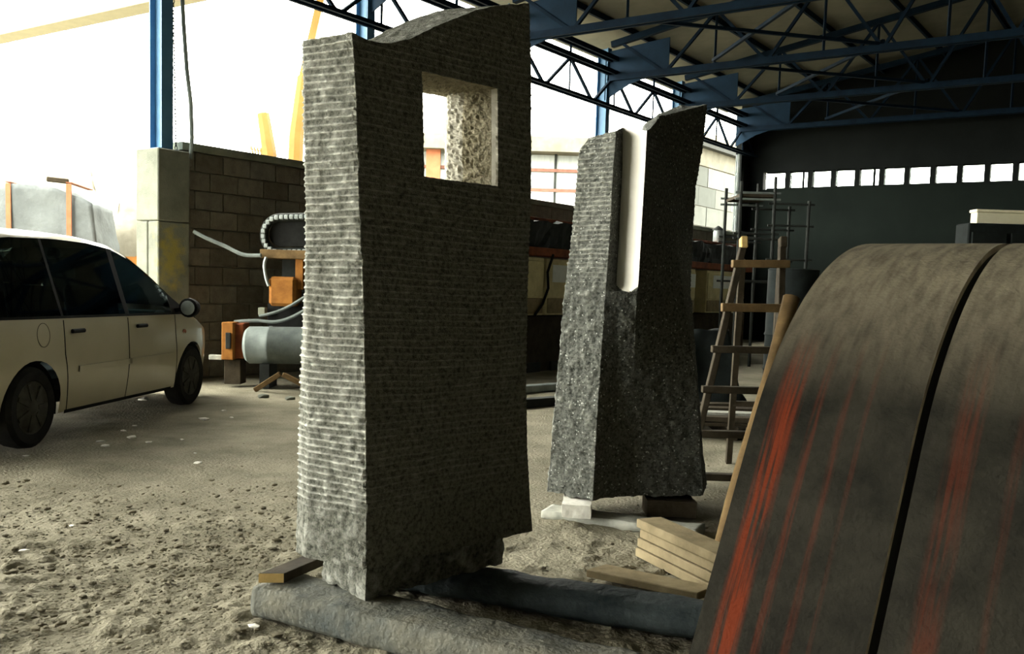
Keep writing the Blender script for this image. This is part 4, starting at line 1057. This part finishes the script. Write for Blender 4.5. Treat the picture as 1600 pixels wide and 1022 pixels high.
def plate_mat(name, streaks):
    m = mat(name, (.028, .026, .020), (.012, .0115, .0095), scale=5, rough=.9, bump=.25, bscale=60, spec=.06)
    nt = m.node_tree; N = nt.nodes; L = nt.links; b = N['Principled BSDF']; src = b.inputs['Base Color'].links[0].from_socket
    uv = N.new('ShaderNodeUVMap'); uv.uv_map = 'UVMap'
    sep = N.new('ShaderNodeSeparateXYZ'); L.new(uv.outputs[0], sep.inputs[0])
    mp = N.new('ShaderNodeMapping'); mp.inputs['Scale'].default_value = (26, 1.3, 1); L.new(uv.outputs[0], mp.inputs[0])
    nz = N.new('ShaderNodeTexNoise'); nz.inputs['Scale'].default_value = 1.0; nz.inputs['Detail'].default_value = 5; L.new(mp.outputs[0], nz.inputs['Vector'])
    # wobbling across-coordinate
    ma = N.new('ShaderNodeMath'); ma.operation = 'MULTIPLY_ADD'; L.new(nz.outputs['Fac'], ma.inputs[0]); ma.inputs[1].default_value = .05; L.new(sep.outputs[0], ma.inputs[2])
    rp = N.new('ShaderNodeValToRGB'); els = rp.color_ramp.elements; els[0].position = 0; els[0].color = (0, 0, 0, 1); els[1].position = 1; els[1].color = (0, 0, 0, 1)
    for c_, w_, s_ in streaks:
        for o_, v_ in ((-w_, 0), (-w_ * .5, s_), (w_ * .5, s_), (w_, 0)):
            e_ = els.new(min(max(c_ + o_ + .025, 0), 1)); e_.color = (v_, v_, v_, 1)
    L.new(ma.outputs[0], rp.inputs[0])
    # rust starts below the dusty shoulder of the plate
    mk = N.new('ShaderNodeMapRange'); mk.inputs[1].default_value = .62; mk.inputs[2].default_value = .48; L.new(sep.outputs[1], mk.inputs[0])
    nb = N.new('ShaderNodeTexNoise'); nb.inputs['Scale'].default_value = 9; mp2 = N.new('ShaderNodeMapping'); mp2.inputs['Scale'].default_value = (5, .9, 1); L.new(uv.outputs[0], mp2.inputs[0]); L.new(mp2.outputs[0], nb.inputs['Vector'])
    m1 = N.new('ShaderNodeMath'); m1.operation = 'MULTIPLY'; L.new(rp.outputs[0], m1.inputs[0]); L.new(mk.outputs[0], m1.inputs[1])
    rr = N.new('ShaderNodeMapRange'); rr.inputs[1].default_value = .3; rr.inputs[2].default_value = .6; L.new(nb.outputs['Fac'], rr.inputs[0])
    m2 = N.new('ShaderNodeMath'); m2.operation = 'MULTIPLY'; L.new(m1.outputs[0], m2.inputs[0]); L.new(rr.outputs[0], m2.inputs[1])
    # dust lying on the shoulder
    dk = N.new('ShaderNodeMapRange'); dk.inputs[1].default_value = .50; dk.inputs[2].default_value = .74; L.new(sep.outputs[1], dk.inputs[0])
    dn = N.new('ShaderNodeMath'); dn.operation = 'MULTIPLY'; L.new(dk.outputs[0], dn.inputs[0])
    n3 = N.new('ShaderNodeTexNoise'); n3.inputs['Scale'].default_value = 14; n3.inputs['Detail'].default_value = 6; L.new(uv.outputs[0], n3.inputs['Vector'])
    r3 = N.new('ShaderNodeMapRange'); r3.inputs[1].default_value = .3; r3.inputs[2].default_value = .6; r3.inputs[3].default_value = .45; L.new(n3.outputs['Fac'], r3.inputs[0]); L.new(r3.outputs[0], dn.inputs[1])
    x1 = N.new('ShaderNodeMix'); x1.data_type = 'RGBA'; L.new(dn.outputs[0], x1.inputs[0]); L.new(src, x1.inputs[6]); x1.inputs[7].default_value = (.20, .175, .125, 1)
    x2 = N.new('ShaderNodeMix'); x2.data_type = 'RGBA'; L.new(m2.outputs[0], x2.inputs[0]); L.new(x1.outputs[2], x2.inputs[6]); x2.inputs[7].default_value = (.145, .026, .010, 1)
    L.new(x2.outputs[2], b.inputs['Base Color']); return m
edge_m = mat('worn_steel_edge_highlight', (.40, .36, .27), (.22, .19, .14), scale=12, rough=.5, metal=.2)  # worn steel, its pale colour also paints in the edge highlight
TH = .022
for pi_, (off, wd, lab, streaks) in enumerate(((0.0, .5, 'rust-streaked arched steel plate in the right foreground, the left of the pair', [(.19, .10, .85), (.39, .035, .30), (.56, .03, .22), (.70, .02, .15)]),
                                   (.53, .5, 'rust-streaked arched steel plate at the right edge, the right of the pair', [(.22, .09, .28), (.5, .03, .12)]))):
    t = thing('steel_arch', lab, 'steel arch', base + avec * (off + wd / 2) + dvec * 1.6)
    nw = 12; V_ = []; UV = []
    for q, nr, s_ in zip(prof, nrm2, arc):
        for k in range(nw + 1):
            f = k / nw; p = base + avec * (off + wd * f) + dvec * q[0] + np.array([0, 0, q[1]]); V_.append(p); UV.append((f, s_ / arc[-1] * 2))
    nP = len(prof); F_ = [(i * (nw + 1) + k, i * (nw + 1) + k + 1, (i + 1) * (nw + 1) + k + 1, (i + 1) * (nw + 1) + k) for i in range(nP - 1) for k in range(nw)]
    inner = [p - np.array([*(dvec[:2] * nr[0]), nr[1]]) * TH for p, nr in zip(V_, np.repeat(nrm2, nw + 1, 0))]
    nv = len(V_)
    me = bpy.data.meshes.new('plate'); me.from_pydata([tuple(p) for p in V_ + inner], [], F_ + [tuple(i + nv for i in f[::-1]) for f in F_])
    uvl = me.uv_layers.new(name='UVMap'); UV = UV + UV
    for lp2 in me.loops: uvl.data[lp2.index].uv = UV[lp2.vertex_index]
    place('plate', me, plate_mat('rusty_plate_%d' % pi_, streaks), t, smooth='all', fix=False)
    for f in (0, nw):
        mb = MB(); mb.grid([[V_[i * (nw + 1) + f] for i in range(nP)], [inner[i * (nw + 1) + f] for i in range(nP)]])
        r_ = mb.build('worn_highlight_rim', edge_m, t); r_['label'] = 'worn edge with a painted highlight'
    for f in (0, nw):      # added web behind each rim, there to darken the gap between plates
        sgn = 1 if f == 0 else -1; sh_ = avec * .006 * sgn; mb = MB()
        fl0 = [V_[i * (nw + 1) + f] + sh_ for i in range(nP)]; fl1 = [p - np.array([*(dvec[:2] * nr[0]), nr[1]]) * .17 for p, nr in zip(fl0, nrm2)]
        mb.grid([[p - np.array([*(dvec[:2] * nr[0]), nr[1]]) * .012 for p, nr in zip(fl0, nrm2)], fl1]); mb.build('gap_darkening_web', M['iron'], t)
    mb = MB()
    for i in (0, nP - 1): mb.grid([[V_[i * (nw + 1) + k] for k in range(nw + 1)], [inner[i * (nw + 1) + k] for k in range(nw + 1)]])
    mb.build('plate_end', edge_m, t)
# ---- dark cabinet with a cream box on top, behind the plates
YK = 8.5
a, b = D(1503, 500, YK), D(1640, 352, YK)
kb = thing('tool_cabinet', 'black cabinet standing behind the arched plates at the right', 'cabinet', (a[0], YK, 0))
MB().frame((a[0], YK, .06), (b[0] - a[0], 0, 0), (0, .25, 0), (0, 0, b[2] - .06)).build('cabinet_body', M['barrel'], kb, bevel=.01)
MB().frame((a[0] + .03, YK - .02, .12), ((b[0] - a[0]) / 2 - .05, 0, 0), (0, .02, 0), (0, 0, b[2] - .2)).build('cabinet_door', M['barrel'], kb, bevel=.004)
MB().frame(((a[0] + b[0]) / 2 + .02, YK - .02, .12), ((b[0] - a[0]) / 2 - .05, 0, 0), (0, .02, 0), (0, 0, b[2] - .2)).build('cabinet_door', M['barrel'], kb, bevel=.004)
MB().frame((a[0] + .02, YK + .02, 0), (b[0] - a[0] - .04, 0, 0), (0, .2, 0), (0, 0, .06)).build('plinth', M['black'], kb)
a2, b2 = D(1530, 349, YK), D(1625, 329, YK)
bx_ = thing('cream_box', 'long cream box on top of the black cabinet at the right', 'box', (a2[0], YK + .1, b[2]))
MB().frame((a2[0], YK + .05, b[2] + .001), (b2[0] - a2[0], 0, 0), (0, .12, 0), (0, 0, (b2[2] - b[2]) * .78)).build('box_body', M['tubelight'], bx_, bevel=.004)
MB().frame((a2[0] - .01, YK + .04, b[2] + (b2[2] - b[2]) * .8), (b2[0] - a2[0] + .02, 0, 0), (0, .14, 0), (0, 0, (b2[2] - b[2]) * .2)).build('box_lid', M['tubelight'], bx_, bevel=.004)

# ================================================================== SMALL THINGS ON THE GROUND
def rock(r, seed, flat=.5):
    bm = bmesh.new(); bmesh.ops.create_icosphere(bm, subdivisions=1, radius=1)
    rs = np.random.default_rng(seed)
    V_ = np.array([v.co[:] for v in bm.verts]) * (1 + rs.uniform(-.3, .25, (len(bm.verts), 1))) * np.array([1.3, .9, flat]) * r
    F_ = [tuple(v.index for v in f.verts) for f in bm.faces]; bm.free(); return V_, F_
protos = [rock(1, s_, .55) for s_ in range(6)]
chips = [(40, 716, 5), (157, 693, 6), (164, 700, 8), (193, 676, 5), (206, 687, 9), (210, 668, 4), (233, 694, 5), (285, 690, 5), (309, 727, 8), (350, 644, 4), (320, 658, 8), (305, 711, 3), (112, 826, 5), (38, 865, 7), (362, 655, 4), (225, 628, 12), (398, 985, 10)]
chip_labels = ['white stone chip nearest the rear wheel of the car', 'small white chip just left above the pair of chips behind the rear wheel', 'broad white chip of the pair on the dirt behind the rear wheel', 'small white chip at the edge of the car shadow, upper left of the flat chip', 'long flat white chip at the edge of the car shadow', 'tiny white chip highest in the shadow edge beside the car', 'white chip right of the long flat chip', 'lone white chip in the open dirt right of the car shadow', 'flat white chip farthest into the open dirt in front of the car shadow', 'small white chip nearest the front wheel of the car', 'flat pale chip on the dirt below the front wheel', 'tiny white speck above the flat chip in the open dirt', 'small pale chip among the soil clods at the left', 'pale chip farthest left among the soil clods', 'small white chip right of the flat pale chip near the front wheel', 'white slab of stone lying in the shade under the car', 'pale stone chip at the left end of the front beam']
for k, (px, py, r) in enumerate(chips):
    p = G(px, py); rr = r * p[1] / FPX * .9; V_, F_ = protos[k % 6]; an_ = rng.uniform(0, 6.28)
    R_ = np.array([[math.cos(an_), -math.sin(an_), 0], [math.sin(an_), math.cos(an_), 0], [0, 0, 1]])
    tag(MB().add((V_ * (1, 1, .6) * rr) @ R_.T + p + (0, 0, rr * .25 + .012), F_).build('stone_chip', M['chip']), chip_labels[k], 'stone chip', 'white stone chips on the dirt')
for (px, py, r, lab) in ((410, 622, 9, 'grey stone lump on the ground below the grey cylinder, left one'), (452, 625, 8, 'grey stone lump on the ground below the grey cylinder, beside the taller stone')):
    p = G(px, py); rr = r * p[1] / FPX; V_, F_ = protos[(px) % 6]
    tag(MB().add(V_ * rr + p + (0, 0, rr * .35), F_).build('stone_lump', M['concrete']), lab, 'stone')
mb = MB()
for k in range(4500):
    if k % 4: px, py = rng.uniform(0, 480), rng.triangular(720, 860, 1022)
    else: px, py = rng.uniform(0, 1150), rng.uniform(640, 1022)
    p = G(px, py); rr = (rng.pareto(3.0) + .5) * .0055; rr = min(rr, .02); V_, F_ = protos[rng.integers(0, 6)]; an_ = rng.uniform(0, 6.28)
    if px < 330 and p[1] > 6.3: continue
    if p[1] > 8 or any(-.05 < (p - f0) @ d0 < L0 + .05 and -.05 < (p - f0) @ s0 < W0 + .05 for f0, d0, s0, L0, W0 in FOOT): continue
    R_ = np.array([[math.cos(an_), -math.sin(an_), 0], [math.sin(an_), math.cos(an_), 0], [0, 0, 1]])
    mb.add((V_ * rr) @ R_.T + p + (0, 0, rr * .3 + .006), F_)
tag(mb.build('soil_clods', M['clod']), 'loose dark soil clods scattered over the dirt ground', 'soil', kind='stuff')
